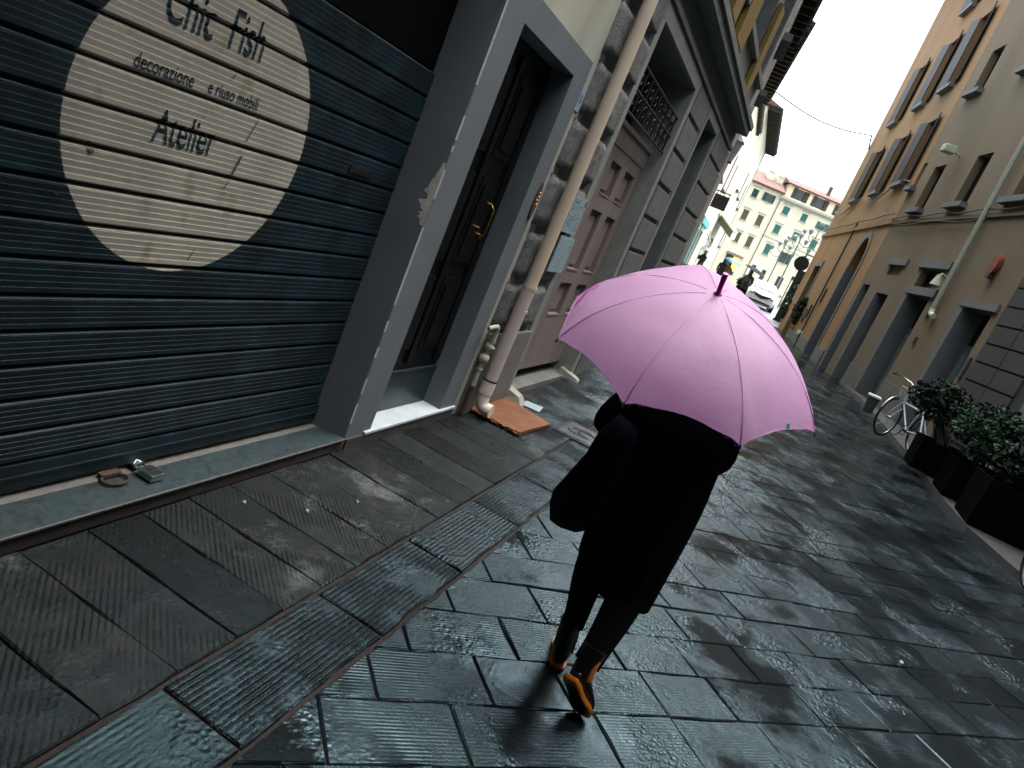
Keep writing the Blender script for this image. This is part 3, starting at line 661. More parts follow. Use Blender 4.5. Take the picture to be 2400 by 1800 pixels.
# notices beside the pink door
def lines(bm, y0, y1, z0, z1, n, x, fill=.5, th=.006):
    rg = random.Random(int(y0*100+z0*10))
    for k in range(n):
        z = z1-(z1-z0)*(k+.5)/n; y = y0
        while y < y1-.01:
            l = rg.uniform(.008, .03)
            if rg.random() < fill: quad(bm, (x, y, z-th/2), (x, min(y+l, y1), z-th/2), (x, min(y+l, y1), z+th/2), (x, y, z+th/2))
            y += l+.007
t_ = thing('notice_board', 'upper pale blue notice sheet with small print fixed on the stone pier', 'notice', (-1.69, 5.45, 1.62), group='notices on the stone pier')
bm = B(); box(bm, (-1.695, 5.27, 1.475), (-1.688, 5.60, 1.76)); obj('sheet', bm, M['paper'], t_, world=True)
bm = B(); lines(bm, 5.29, 5.44, 1.50, 1.74, 13, -1.6865, .6); lines(bm, 5.46, 5.58, 1.50, 1.70, 10, -1.6865, .5); obj('print', bm, M['ink'], t_, world=True)
bm = B(); quad(bm, (-1.686, 5.56, 1.71), (-1.686, 5.59, 1.70), (-1.686, 5.59, 1.75), (-1.686, 5.57, 1.75)); obj('red_mark', bm, M['redink'], t_, world=True)
t_ = thing('notice_board', 'lower pale blue notice of two columns with a dark centre fold on the stone pier', 'notice', (-1.69, 5.5, 1.3), group='notices on the stone pier')
bm = B(); box(bm, (-1.695, 5.33, 1.165), (-1.688, 5.52, 1.445)); box(bm, (-1.695, 5.526, 1.165), (-1.688, 5.69, 1.44)); box(bm, (-1.698, 5.325, 1.16), (-1.6945, 5.695, 1.45)); obj('sheet', bm, M['paper'], t_, world=True)
bm = B(); lines(bm, 5.34, 5.50, 1.19, 1.42, 8, -1.6865, .25, .004); lines(bm, 5.54, 5.67, 1.19, 1.42, 8, -1.6865, .25, .004); obj('print', bm, M['ink'], t_, world=True)

# ------------------------------------------------------------------ generic window for oblique houses
def window(parent, a0, a1, z0, z1, dx, glass, shutter=None, sill=None, frame=None, openout=False, side=1, name='window'):
    """in the parent's frame, wall plane x=0, outside is -side"""
    s = side; bm = B()
    quad(bm, (s*dx, a0, z0), (s*dx, a1, z0), (s*dx, a1, z1), (s*dx, a0, z1)); wdw = obj(name, bm, glass, parent)
    if frame:
        bm = B(); wf = .09*(a1-a0); x0, x1 = s*(dx-.03), s*(dx-.002)
        box(bm, (x0, a0, z0), (x1, a0+wf, z1)); box(bm, (x0, a1-wf, z0), (x1, a1, z1)); box(bm, (x0, a0+wf, z0), (x1, a1-wf, z0+wf)); box(bm, (x0, a0+wf, z1-wf), (x1, a1-wf, z1)); m_ = (a0+a1)/2
        box(bm, (x0, m_-wf/2, z0+wf), (x1, m_+wf/2, z1-wf)); obj('frame', bm, frame, wdw)
    if shutter:
        wid = (a1-a0)/2
        for q in (0, 1):
            bm = B(); n = max(6, int((z1-z0)/.075))
            if openout:
                e = a0 if q == 0 else a1; dirn = -1 if q == 0 else 1
                # leaf swung open about 100 degrees: stands off the wall
                ang = R(12); 
                p0 = Vector((-s*.01, e, 0)); p1 = Vector((-s*(.01+wid*math.sin(ang)), e+dirn*wid*math.cos(ang), 0)); t = (p1-p0); nrm = Vector((-t.y, t.x, 0)).normalized()*.018
                vs = [p0-nrm, p1-nrm, p1+nrm, p0+nrm]
                lo = [bm.verts.new((v.x, v.y, z0)) for v in vs]; hi = [bm.verts.new((v.x, v.y, z1)) for v in vs]
                bm.faces.new(lo[::-1]); bm.faces.new(hi)
                for k in range(4): bm.faces.new((lo[k], lo[(k+1) % 4], hi[(k+1) % 4], hi[k]))
            else:
                y0, y1 = (a0, (a0+a1)/2-.004) if q == 0 else ((a0+a1)/2+.004, a1); x0 = s*.02
                box(bm, (x0, y0, z0), (x0+s*.03, y0+.05, z1)); box(bm, (x0, y1-.05, z0), (x0+s*.03, y1, z1)); box(bm, (x0, y0+.05, z0), (x0+s*.03, y1-.05, z0+.06)); box(bm, (x0, y0+.05, z1-.06), (x0+s*.03, y1-.05, z1))
                for k in range(n):
                    zz = z0+.06+(z1-z0-.12)*(k+.5)/n; h_ = (z1-z0-.12)/n*.55
                    v = [bm.verts.new(p) for p in [(x0+s*.006, y0+.05, zz-h_), (x0+s*.006, y1-.05, zz-h_), (x0+s*.026, y1-.05, zz+h_), (x0+s*.026, y0+.05, zz+h_)]]; bm.faces.new(v)
            obj('shutter', bm, shutter, wdw)
    if sill:
        bm = B(); box(bm, (-s*.16, a0-.10, z0-.12), (s*.02, a1+.10, z0-.002)); obj('sill', bm, sill, wdw)
    return wdw
M['glass'] = mat('dark_glass', (.010,.014,.016), rough=.12, bump=0, spec=.6)
M['farglass'] = mat('far_glass', (.06,.06,.06), rough=.2, bump=0)
M['slate'] = mat('greyblue_shutter', (0.0382,0.0398,0.0418), (0.0281,0.0296,0.0316), rough=.6, ns=6, bump=.1)
M['green'] = mat('green_shutter', (.030,.16,.125), (.022,.12,.095), rough=.6, ns=6, bump=.1)
M['darkgreen'] = mat('dark_green_shutter', (.008,.055,.048), rough=.6, bump=.1)
M['olive'] = mat('olive_shutter', (.10,.085,.03), (.075,.065,.022), rough=.6, ns=6, bump=.1)
M['pale'] = mat('far_white_wall', (0.9278,0.7764,0.5715), (0.8247,0.6876,0.4977), rough=.85, ns=.35, bump=.1, bs=20, stain=(0.6185,0.5102,0.3318), stscale=.25)
M['pale2'] = mat('far_cream_wall', (0.7841,0.7260,0.5423), (0.6653,0.6270,0.4582), rough=.85, ns=.5, bump=.1, bs=20, stain=(0.4277,0.4400,0.2618), stscale=.45, streak=True)
M['ochre0'] = None
M['ochre'] = mat('ochre_wall', (0.2118,0.1160,0.0354), (0.1750,0.0924,0.0268), rough=.85, ns=.6, bump=.2, bs=30, dist=.01, stain=(0.1197,0.0645,0.0224), stscale=.5, streak=True)
M['beige'] = mat('beige_wall', (0.1250,0.0907,0.0490), (0.1027,0.0748,0.0404), rough=.85, ns=.8, bump=.2, bs=40, dist=.01, stain=(0.0635,0.0462,0.0245), stscale=.9, streak=True)
M['greystone'] = mat('pietra_serena', (0.0969,0.1020,0.1020), (0.0765,0.0816,0.0816), rough=.7, ns=5, bump=.2, bs=50)
M['tile'] = mat('roof_tiles', (.17,.075,.055), (.09,.05,.042), rough=.85, ns=1.2, bump=.8, bs=4, dist=.1, stain=(.12,.09,.08), stscale=1.3)
M['trim'] = mat('far_trim', (.50,.48,.40), rough=.8, bump=.05)
M['eave'] = mat('wooden_eave', (.032,.026,.018), (.02,.016,.012), rough=.8, ns=8, bump=.2)

# ------------------------------------------------------------------ houses further along the left side
def lefthouse(label, p0, p1, zt, ov, wmat, name='town_house', wins=(), eave=True, base=0):
    p0, p1 = Vector((*p0, 0)), Vector((*p1, 0)); d = (p1-p0); Ln = d.length; ang = math.atan2(d.y, d.x)-PI/2
    t_ = thing(name, label, 'building', (p0.x, p0.y, base), ang)
    z = lambda v: v-base
    bm = B(); facade(bm, 0, 0, Ln, z(0), z(zt), [(a, b, z(c), z(e)) for a, b, c, e in [q[:4] for q in wins]], -.18); shell(bm, 0, -9, 0, Ln, z(0), z(zt)); obj('wall', bm, wmat, t_)
    for q in wins: window(t_, q[0], q[1], z(q[2]), z(q[3]), .17, M['glass'], q[4] if len(q) > 4 else None, M['greystone'] if q[2] > 3 else None, side=-1, openout=(len(q) > 5))
    if eave:
        bm = B(); box(bm, (-.2, -.12, z(zt)), (ov, Ln+.10, z(zt)+.10)); n = int(Ln/.6)
        for k in range(n+1): box(bm, (0.001, k*Ln/n-.05, z(zt)-.16), (ov-.06, k*Ln/n+.05, z(zt)-.002))
        rf = obj('eaves', bm, M['eave'], t_)
        bm = B(); quad(bm, (ov+.03, -.15, z(zt)+.101), (ov+.03, Ln+.13, z(zt)+.101), (-5, Ln+.13, z(zt)+2.0), (-5, -.15, z(zt)+2.0)); quad(bm, (ov+.03, -.15, z(zt)+.101), (-5, -.15, z(zt)+2.0), (-9, -.15, z(zt)+.1)); quad(bm, (ov+.03, Ln+.13, z(zt)+.101), (-9, Ln+.13, z(zt)+.1), (-5, Ln+.13, z(zt)+2.0)); quad(bm, (-5, -.15, z(zt)+2), (-5, Ln+.13, z(zt)+2), (-9, Ln+.13, z(zt)+.1), (-9, -.15, z(zt)+.1))
        obj('roof', bm, M['tile'], t_)
    return t_, Ln
M['dull'] = mat('dull_plaster', (.20,.185,.14), (.15,.14,.11), rough=.85, ns=1, bump=.15, bs=30)
h3, L3 = lefthouse('dull grey-green house with deep dark eaves just beyond the stone house', (-1.765, 11.3), (-3.72, 25.1), 9.0, .42, M['dull'],
    wins=[(2.0, 3.0, 5.6, 7.4, M['darkgreen']), (6, 7, 5.6, 7.4, M['darkgreen']), (10, 11, 5.6, 7.4, M['darkgreen'])])
h4, L4 = lefthouse('narrow cream house with dark eaves right after the dull grey-green house', (-3.85, 25.15), (-5.55, 36.0), 9.6, .70, M['pale2'],
    wins=[(1.5, 2.4, 4.8, 6.6, M['slate']), (4.6, 5.5, 4.8, 6.6, M['slate']), (8.4, 9.2, 5.0, 6.9, M['slate']), (3, 4.3, .7, 3.1)])
h6, L6 = lefthouse('plain white house with turquoise shop front on the left side of the street', (-5.57, 36.05), (-6.30, 47.4), 10.3, .25, M['pale'],
    wins=[(1.6, 2.6, 6.0, 7.9, M['slate']), (5.4, 6.4, 6.0, 7.9, M['slate']), (8.6, 9.5, 6.0, 7.9, M['slate']), (2.0, 3.4, .9, 3.5), (4.8, 6.4, .9, 3.6)])
h5, L5 = lefthouse('tall cream house with stained corner and black eaves ending the left side', (-6.31, 47.45), (-6.98, 62.0), 11.9, .85, M['pale2'],
    wins=[(4.4, 5.4, 7.4, 9.3, M['pale']), (8, 9, 7.3, 9.2, M['green']), (12.0, 13.1, 7.0, 8.9, M['green']), (11.6, 12.8, 3.9, 5.7, M['green']), (3.0, 5.5, 1.3, 3.9)])
bm = B(); box(bm, (.001, 1.7, .9), (.08, 1.95, 3.8)); box(bm, (.001, 3.5, .9), (.08, 3.75, 3.8)); box(bm, (.001, 1.7, 3.81), (.14, 6.8, 4.15)); obj('shop_front', bm, mat('turquoise_shop_front', (.06,.42,.48), rough=.5, bump=0), h6)
bm = B(); box(bm, (.001, -.02, 5.15), (.10, L5, 5.3)); box(bm, (.001, L5-.25, 1), (.06, L5, 11.8)); obj('string_course', bm, M['trim'], h5)
# awning, hanging sign, lamp of the left side
def onray(az, Y, el): return Vector((az*Y, Y, 1.6+el*Y))
t_ = thing('shop_awning', 'dark open shop awning with white front edge projecting from the bright cream house', 'awning', (-6, 50, 4.5))
bm = B(); a, b, c_, d_ = Vector((-6.33, 48.6, 5.3)), Vector((-6.50, 53.5, 5.5)), Vector((-5.35, 53.3, 4.9)), Vector((-5.15, 48.4, 4.6))
quad(bm, a, b, c_, d_); quad(bm, a-Vector((0,0,.04)), d_-Vector((0,0,.04)), c_-Vector((0,0,.04)), b-Vector((0,0,.04))); obj('canopy', bm, mat('grey_awning', (.10,.12,.13), rough=.7, bump=.1), t_, world=True)
bm = B(); quad(bm, a, d_, d_-Vector((0,0,.45)), a-Vector((0,0,.45))); obj('valance', bm, mat('brown_valance', (.12,.10,.06), rough=.7, bump=.1), t_, world=True)
bm = B(); e0, e1 = d_+Vector((0, -.01, 0)), c_+Vector((0, -.01, 0)); quad(bm, e0, e1, e1-Vector((0,0,.5)), e0-Vector((0,0,.5))); tube(bm, [a+Vector((0,0,.03)), d_+Vector((0,0,.03)), c_+Vector((0,0,.03))], .05, 6); obj('front_edge', bm, M['white'], t_, world=True)
t_ = thing('hanging_sign', 'grey square hanging sign on a black bracket along the left-hand house fronts', 'sign', onray(-.146, 28, .09))
p = onray(-.1475, 28, .0895); bm = B(); tube(bm, [p+Vector((-.2,0,.36)), p+Vector((.55,0,.36))], .025, 6); tube(bm, [p+Vector((.05,0,.36)), p+Vector((.05,0,.25))], .015, 6); tube(bm, [p+Vector((.5,0,.36)), p+Vector((.5,0,.25))], .015, 6); obj('bracket', bm, M['iron'], t_, world=True)
bm = B(); box(bm, p+Vector((0,-.04,-.25)), p+Vector((.55,.04,.25))); obj('board', bm, M['slate'], t_, world=True)
t_ = thing('flag_pole_pair', 'two slanting poles with small white pennants on the bright cream house', 'flag', (-6.25, 46, 3.5))
bm = B()
for k in range(2): q = Vector((-6.28+k*.02, 46+k*.8, 3.9-k*.3)); tube(bm, [q, q+Vector((.55,0,-.75))], .02, 5)
obj('poles', bm, M['iron'], t_, world=True)
bm = B(); q = Vector((-6.2, 46.3, 4.2)); quad(bm, q, q+Vector((.10,0,-.9)), q+Vector((.5,0,-1.15))); obj('pennant', bm, M['white'], t_, world=True)
def lantern(label, p, wallx, group='wall lanterns'):
    t_ = thing('wall_lantern', label, 'lantern', p, group=group)
    bm = B(); tube(bm, [(wallx, p.y, p.z+.5), (wallx+.1, p.y, p.z+.62), (p.x, p.y, p.z+.62), (p.x, p.y, p.z+.45)], .018, 6); obj('arm', bm, M['iron'], t_, world=True)
    bm = B(); loft(bm, [[(p.x+r_*sx, p.y+r_*sy, p.z+z) for sx, sy in ((-1,-1),(1,-1),(1,1),(-1,1))] for r_, z in ((.09, -.15), (.16, .30))]); obj('glass', bm, mat('milky_glass', (.55,.58,.55), rough=.2, bump=0), t_, world=True)
    bm = B(); loft(bm, [[(p.x+r_*sx, p.y+r_*sy, p.z+z) for sx, sy in ((-1,-1),(1,-1),(1,1),(-1,1))] for r_, z in ((.19, .302), (.05, .46))]); box(bm, (p.x-.10, p.y-.10, p.z-.17), (p.x+.10, p.y+.10, p.z-.151)); obj('cap', bm, M['iron'], t_, world=True)
lantern('glass lantern on an iron arm at the far end of the rusticated stone house', onray(-.1518, 17.2, .148), -2.66)

# ------------------------------------------------------------------ far side of the square
KF = 120/95
def far_house(name, label, r0, r1, zc, wmat, wins, base=1.4):
    th = PI/2+yaw; D = 120; loc = Fh*D + Rh*(r0*KF); loc.z = base
    t_ = thing(name, label, 'building', loc, th)
    cv = lambda r, z: (-(r-r0)*KF, 1.6+(z-1.6)*KF-base)
    hs_ = []
    for q in wins:
        (a, z1), (b, z0) = cv(q[0], q[3]), cv(q[1], q[2]); hs_.append((b, a, z0, z1))
    wlen = -(r1-r0)*KF; top = cv(r0, zc)[1]
    bm = B(); facade(bm, 0, wlen, 0, 0, top, hs_, .25); shell(bm, 0, 11, wlen, 0, 0, top); obj('wall', bm, wmat, t_)
    for q, h in zip(wins, hs_):
        window(t_, h[0], h[1], h[2], h[3], .22, M['farglass'], q[4] if len(q) > 4 else None, M['trim'] if q[2] > 5 else None, side=1, openout=len(q) > 5)
        if q[2] > 5 and len(q) <= 5:
            bm = B(); box(bm, (-.14, h[0]-.22, h[3]+.28), (-.001, h[1]+.22, h[3]+.40)); obj('hood', bm, M['trim'], t_)
    return t_, cv, top
# left house of the square
G_, O_, D_ = M['green'], M['olive'], M['darkgreen']
wl = [(17.85, 18.6, 12.2, 13.2, D_), (19.6, 20.35, 12.3, 13.3, D_, 1), (17.85, 18.6, 9.3, 10.55, O_), (19.75, 20.5, 9.3, 10.6, O_), (18.2, 18.9, 6.55, 7.8, O_), (19.8, 20.5, 6.5, 7.85, O_),
      (15.6, 16.3, 9.3, 10.5, O_), (15.6, 16.3, 12.2, 13.2, D_), (13.4, 14.1, 9.3, 10.5, O_), (18.3, 20.1, 2.6, 4.95)]
f1, cv1, tp1 = far_house('town_house', 'far white house with olive shutters and pitched red roof across the square', 12, 21.15, 13.95, M['pale'], wl)
bm = B(); a0 = -(21.15-12)*KF
quad(bm, (-.7, a0-.4, tp1+.05), (-.7, .5, tp1+.05), (6, .5, tp1+2.6), (6, a0-.4, tp1+2.6)); quad(bm, (6, a0-.4, tp1+2.6), (6, .5, tp1+2.6), (12, .5, tp1), (12, a0-.4, tp1)); quad(bm, (-.7, a0-.4, tp1+.05), (6, a0-.4, tp1+2.6), (12, a0-.4, tp1))
box(bm, (-.65, a0-.4, tp1-.12), (.0, .5, tp1+.045))
rf = obj('roof', bm, M['tile'], f1)
for (r, zz, h_) in ((19.6, 15.2, 1.7), (20.9, 14.6, 1.5)):
    bm = B(); a = -(r-12)*KF; z_ = tp1+1.0; box(bm, (3.0, a-.45, z_), (3.9, a+.45, z_+h_)); box(bm, (2.9, a-.55, z_+h_+.002), (4.0, a+.55, z_+h_+.15)); obj('chimney', bm, M['pale2'], rf)
bm = B(); box(bm, (.10, -(20.1-12)*KF, 2.2), (.12, -(19.3-12)*KF, 4.3)); obj('shop_window_light', bm, emit('lit_shop_window', (1, .42, .06), 1.1), f1)
bm = B(); box(bm, (-1.0, -(20.25-12)*KF, 4.35), (-.01, -(18.2-12)*KF, 4.75)); obj('awning', bm, mat('striped_far_awning', (.35,.27,.22), (.08,.06,.05), rough=.7, ns=2.5, bump=0), f1)
wr = [(22.15, 22.95, 11.75, 12.7, G_), (24.55, 25.3, 11.8, 12.75, G_), (27.0, 27.75, 11.7, 12.6, G_, 1), (22.15, 22.95, 9.3, 10.35, G_), (24.6, 25.35, 9.35, 10.4, G_), (27.0, 27.8, 9.3, 10.4, G_), (22.2, 22.95, 6.55, 7.85, G_), (24.6, 25.3, 6.4, 7.7, D_, 1),
      (27.0, 27.8, 6.5, 7.8, G_), (21.8, 22.35, 3.5, 4.9), (23.2, 23.75, 3.4, 4.8), (25.3, 26.1, 2.7, 4.8), (29.6, 30.4, 9.3, 10.4, G_), (29.6, 30.4, 6.5, 7.8, G_)]
f2, cv2, tp2 = far_house('town_house', 'far white house with bright green shutters and roof terrace across', 21.17, 33, 13.35, M['pale'], wr)
bm = B(); L2 = (33-21.17)*KF; box(bm, (-.5, -L2, tp2+.001), (.3, .05, tp2+.35)); box(bm, (-.25, -L2, tp2-.25), (-.001, .05, tp2)); obj('cornice', bm, M['trim'], f2)
at = 1.6+(15.55-1.6)*KF-1.4
bm = B(); hh = []
for (a_, b_) in ((22.9, 24.5), (25.5, 27.1), (28.4, 30)): hh.append((-(b_-21.17)*KF, -(a_-21.17)*KF, tp2+.9, tp2+2.5))
facade(bm, 2.0, -L2, -1.0, tp2, at, hh, .3); shell(bm, 2.0, 10, -L2, -1.0, tp2, at); obj('attic', bm, M['pale'], f2)
for h in hh:
    bm = B(); quad(bm, (2.28, h[0], h[2]), (2.28, h[1], h[2]), (2.28, h[1], h[3]), (2.28, h[0], h[3])); wq = obj('window', bm, M['farglass'], f2)
    for e in (h[0], h[1]):
        bm = B(); box(bm, (1.9, e-.3, h[2]), (1.96, e+.3, h[3])); obj('shutter', bm, M['slate'], wq)
bm = B(); quad(bm, (1.2, -L2, at), (1.2, -.6, at), (6, -.6, at+1.3), (6, -L2, at+1.3)); quad(bm, (6, -L2, at+1.3), (6, -.6, at+1.3), (11, -.6, at), (11, -L2, at)); box(bm, (1.2, -L2, at-.12), (2.0, -.6, at-.001)); quad(bm, (1.2, -.6, at), (11, -.6, at), (6, -.6, at+1.3)); rf = obj('roof', bm, M['tile'], f2)
bm = B(); box(bm, (4, -7.9, at+.6), (4.5, -7.4, at+2.2)); obj('chimney', bm, M['tile'], rf)
bm = B(); tube(bm, [(-.06, -.25, 0), (-.06, -.25, tp2)], .06, 6); obj('drainpipe', bm, M['slate'], f2)
bm = B(); box(bm, (-.08, -L2, 1.6+(8.55-1.6)*KF-1.4), (-.001, 0, 1.6+(8.65-1.6)*KF-1.4)); obj('string_course', bm, M['trim'], f2)
# ------------------------------------------------------------------ right side: ochre house
ylw = thing('ochre_house', 'tall ochre plastered house with black arched doorway on the right side', 'building', (1.39, 22.94, .45), .145)
zy = lambda v: 1.6+(v-1.6)*.939-.45
LY = 10.35; HY = 15.2
wy = [(3.85, 4.75, 6.10, 8.0), (1.05, 1.95, 6.10, 8.0), (1.35, 2.25, 9.0, 11.1), (3.85, 4.75, 9.0, 11.1), (1.2, 2.1, 12.1, 13.9), (4.0, 4.9, 12.1, 13.9), (6.9, 7.8, 6.1, 8.0), (6.9, 7.8, 9.0, 11.1)]
bm = B(); facade(bm, 0, 0, LY, -.1, HY, [(a, b, c-.45, d-.45) for a, b, c, d in wy] + [(1.3, 2.75, .0, 4.0, .5), (7.35, 8.6, .1, 3.05, .35)], .2); shell(bm, 0, 9, 0, LY, -.1, HY)
# round head of the arch: fill the spandrels
n = 12; cxa, zs, ra = 2.025, 3.02, .725
for side in (0, 1):
    e = 1.3 if side == 0 else 2.75
    for k in range(n):
        a, b = PI/2*k/n, PI/2*(k+1)/n; sg = -1 if side == 0 else 1
        p = lambda t: (cxa+sg*ra*math.cos(t), zs+ra*1.35*math.sin(t))
        (ya_, za_), (yb_, zb_) = p(a), p(b)
        quad(bm, (-.002, e, za_), (-.002, ya_, za_), (-.002, yb_, zb_), (-.002, e, zb_)); quad(bm, (-.002, ya_, za_), (.5, ya_, za_), (.5, yb_, zb_), (-.002, yb_, zb_))
quad(bm, (-.002, 1.3, zs+ra*1.35), (-.002, 2.75, zs+ra*1.35), (-.002, 2.75, 4.0), (-.002, 1.3, 4.0))
obj('wall', bm, M['ochre'], ylw)
for q in wy: window(ylw, q[0], q[1], q[2]-.45, q[3]-.45, .18, M['glass'], M['slate'], M['greystone'], openout=True)
bm = B(); quad(bm, (.42, 1.3, 0), (.42, 2.75, 0), (.42, 2.75, 4.0), (.42, 1.3, 4.0)); ad = obj('arched_door', bm, M['black'], ylw)
bm = B(); box(bm, (.38, 1.3, 2.75), (.42, 2.75, 2.85)); box(bm, (.39, 2.0, 0), (.42, 2.06, 2.75)); obj('door_leaf', bm, M['doorwood'], ad)
bm = B()
for (y0, y1) in ((1.14, 1.299), (2.751, 2.91)): box(bm, (-.03, y0, -.1), (-.003, y1, 3.02))
for k in range(12):
    a, b = PI*k/12, PI*(k+1)/12; p = lambda t, r_: (-.03, cxa+(ra+r_)*math.cos(t), zs+(ra+r_)*1.35*math.sin(t)); quad(bm, p(a, 0), p(b, 0), p(b, .16), p(a, .16))
box(bm, (-.005, 2.7465, -.1), (.5, 2.7498, 3.0)); obj('arch_frame', bm, M['greystone'], ad)
bm = B(); quad(bm, (.3, 7.35, .1), (.3, 8.6, .1), (.3, 8.6, 3.05), (.3, 7.35, 3.05)); sd = obj('side_door', bm, mat('dark_red_door', (.035,.012,.010), rough=.5, bump=.1), ylw)
bm = B(); box(bm, (-.05, 7.2, 3.051), (-.003, 8.75, 3.25)); box(bm, (-.03, 7.2, .1), (-.003, 7.349, 3.05)); box(bm, (-.03, 8.601, .1), (-.003, 8.75, 3.05)); obj('frame', bm, M['greystone'], sd)
bm = B(); box(bm, (-.06, -.0, zy(4.98)), (-.003, LY+.05, zy(5.12))); obj('string_course', bm, M['ochre'], ylw)
bm = B(); box(bm, (-.6, -.1, HY), (.2, LY+.3, HY+.12)); tube(bm, [(-.66, -.1, HY+.05), (-.66, LY+.35, HY+.05)], .09, 8); tube(bm, [(-.08, LY-.12, HY), (-.5, LY-.12, HY+.02)], .05, 8); obj('eaves', bm, M['eave'], ylw)
bm = B(); tube(bm, [(-.05, 4.55, .1), (-.05, 4.55, 4.6)], .028, 6); obj('conduit', bm, M['iron'], ylw)
for (a, z) in ((5.2, 1.1), (5.6, .9), (4.1, 1.75)):
    bm = B(); box(bm, (-.06, a, z), (-.003, a+.16, z+.5)); obj('meter_box', bm, M['slate'], ylw)
for pa, pb in ((0, 1.13), (2.92, 7.19)): bm = B(); box(bm, (-.04, pa, -.1), (-.003, pb, .47)); obj('plinth', bm, M['greystone'], ylw)
t_ = thing('wall_cable', 'dark cable sagging under the first-floor windows of the ochre house', 'cable', ylw.location)
MW[t_] = MW[ylw]; t_.rotation_euler = (0, 0, .145)
bm = B(); tube(bm, [(-.09, s_, 5.50+.18*math.sin(s_*1.3)-.02*s_) for s_ in [k*.4 for k in range(26)]], .02, 5); tube(bm, [(-.09, s_, 4.6+.02*math.sin(s_*2)) for s_ in [k*.5 for k in range(21)]], .022, 5); obj('cable', bm, M['iron'], t_)
t_ = thing('round_sign', 'round black shop sign hanging from the far corner of the ochre house', 'sign', onray(-.0118, 33.2, .057))
p = onray(-.0125, 33.2, .057); bm = B()
ring = [(p.x+.30*math.cos(2*PI*k/20), p.y, p.z+.30*math.sin(2*PI*k/20)) for k in range(20)]; loft(bm, [ring, [(a, b+.10, c) for a, b, c in ring]]); obj('disc', bm, M['iron'], t_, world=True)
bm = B(); tube(bm, [(p.x, p.y+.05, p.z+.3), (p.x, p.y+.05, p.z+.42), (p.x+.6, p.y+.05, p.z+.42)], .025, 6); obj('bracket', bm, M['iron'], t_, world=True)

# ------------------------------------------------------------------ right side: beige house
bge = thing('beige_house', 'beige plastered house with three dark stone-framed doorways and a pale downpipe', 'building', (2.24, 19.26, .3), .226)
zb_ = lambda v: v-.3
wb = [(2.10, 2.80, 5.14, 6.31), (-.30, .45, 5.17, 6.34), (3.5, 3.8, 5.82, 6.5), (2.42, 3.10, 8.27, 9.37), (-.30, .45, 8.3, 9.4), (-3.0, -2.2, 5.15, 6.35), (-3.0, -2.2, 8.3, 9.4), (-1.15, .10, 3.18, 3.62), (1.3, 2.2, 3.36, 3.62)]
db = [(1.32, 2.16, .30, 2.86), (-1.12, .10, .30, 2.98), (-4.0, -2.87, .30, 2.93), (2.95, 3.46, .30, 3.02)]
bm = B(); HB = 13.2
facade(bm, 0, -4.36, 3.82, -.4, HB, [(a, b, zb_(c), zb_(d), .22 if d-c > .3 else .07) for a, b, c, d in wb]+[(a, b, zb_(c), zb_(d), .45) for a, b, c, d in db], .3); shell(bm, 0, 9, -4.36, 3.82, -.4, HB)
obj('wall', bm, M['beige'], bge)
for q in wb[:7]: window(bge, q[0], q[1], zb_(q[2]), zb_(q[3]), .2, M['glass'], None, M['greystone'], M['doorwood'])
for q in wb[7:8]: window(bge, q[0], q[1], zb_(q[2]), zb_(q[3]), .2, M['glass'], None, None, M['doorwood'])
bm = B(); quad(bm, (.065, 1.3, zb_(3.36)), (.065, 2.2, zb_(3.36)), (.065, 2.2, zb_(3.62)), (.065, 1.3, zb_(3.62))); obj('blind_niche', bm, M['beige'], bge)
for (a, b, z0, z1) in ((-1.35, .35, 3.63, 3.80), (-1.35, .30, 2.99, 3.17), (1.15, 2.4, 3.63, 3.80), (-4.15, -2.7, 2.935, 3.08)): bm = B(); box(bm, (-.05, a, zb_(z0)), (-.002, b, zb_(z1))); obj('lintel', bm, M['greystone'], bge)
for i, (a, b, c, d) in enumerate(db):
    bm = B(); quad(bm, (.40, a, zb_(c)), (.40, b, zb_(c)), (.40, b, zb_(d)), (.40, a, zb_(d))); dd = obj('doorway', bm, M['glass'], bge)
    bm = B(); box(bm, (.36, a, zb_(2.15)), (.399, b, zb_(2.28))); box(bm, (.34, a, zb_(.3)), (.399, a+.09, zb_(2.15)))
    if i in (1, 2): box(bm, (.33, b-.36, zb_(.3)), (.385, b-.12, zb_(2.14)))
    obj('door_leaf', bm, mat('pale_teal_leaf%d' % i, (.085,.12,.12), rough=.5, bump=.1) if i else M['doorwood'], dd)
    bm = B(); box(bm, (-.03, b+.001, zb_(.3)), (-.002, b+.20, zb_(d))); box(bm, (-.002, b-.0035, zb_(.3)), (.40, b-.0005, zb_(d)-.002)); obj('jamb', bm, M['greystone'], dd)
bm = B(); box(bm, (-.05, -4.36, zb_(4.78)), (-.002, 3.82, zb_(4.86))); obj('string_course', bm, M['beige'], bge)
bm = B(); box(bm, (-.6, -4.36, HB), (.2, 3.9, HB+.12)); obj('eaves', bm, M['eave'], bge)
PLM = mat('damp_plinth', (.11,.10,.09), (.08,.075,.065), rough=.8, ns=2, bump=.3)
for pa, pb in ((-2.86, -1.13), (.31, 1.31)): bm = B(); box(bm, (-.03, pa, -.35), (-.002, pb, .7)); obj('plinth', bm, PLM, bge)
def bthing(name, label, cat, group=None):
    t_ = thing(name, label, cat, bge.location, 0, group); t_.rotation_euler = (0, 0, .226); MW[t_] = MW[bge]; return t_
t_ = bthing('downpipe', 'pale green downpipe ending in a short elbow halfway down the beige house', 'pipe')
bm = B(); tube(bm, [(-.09, -1.62, zb_(12.8)), (-.09, -1.66, zb_(6)), (-.09, -1.78, zb_(2.75))], .055, 12); obj('pipe', bm, mat('pale_green_pipe', (.24,.25,.18), (.20,.21,.15), rough=.5, ns=3, bump=.05), t_)
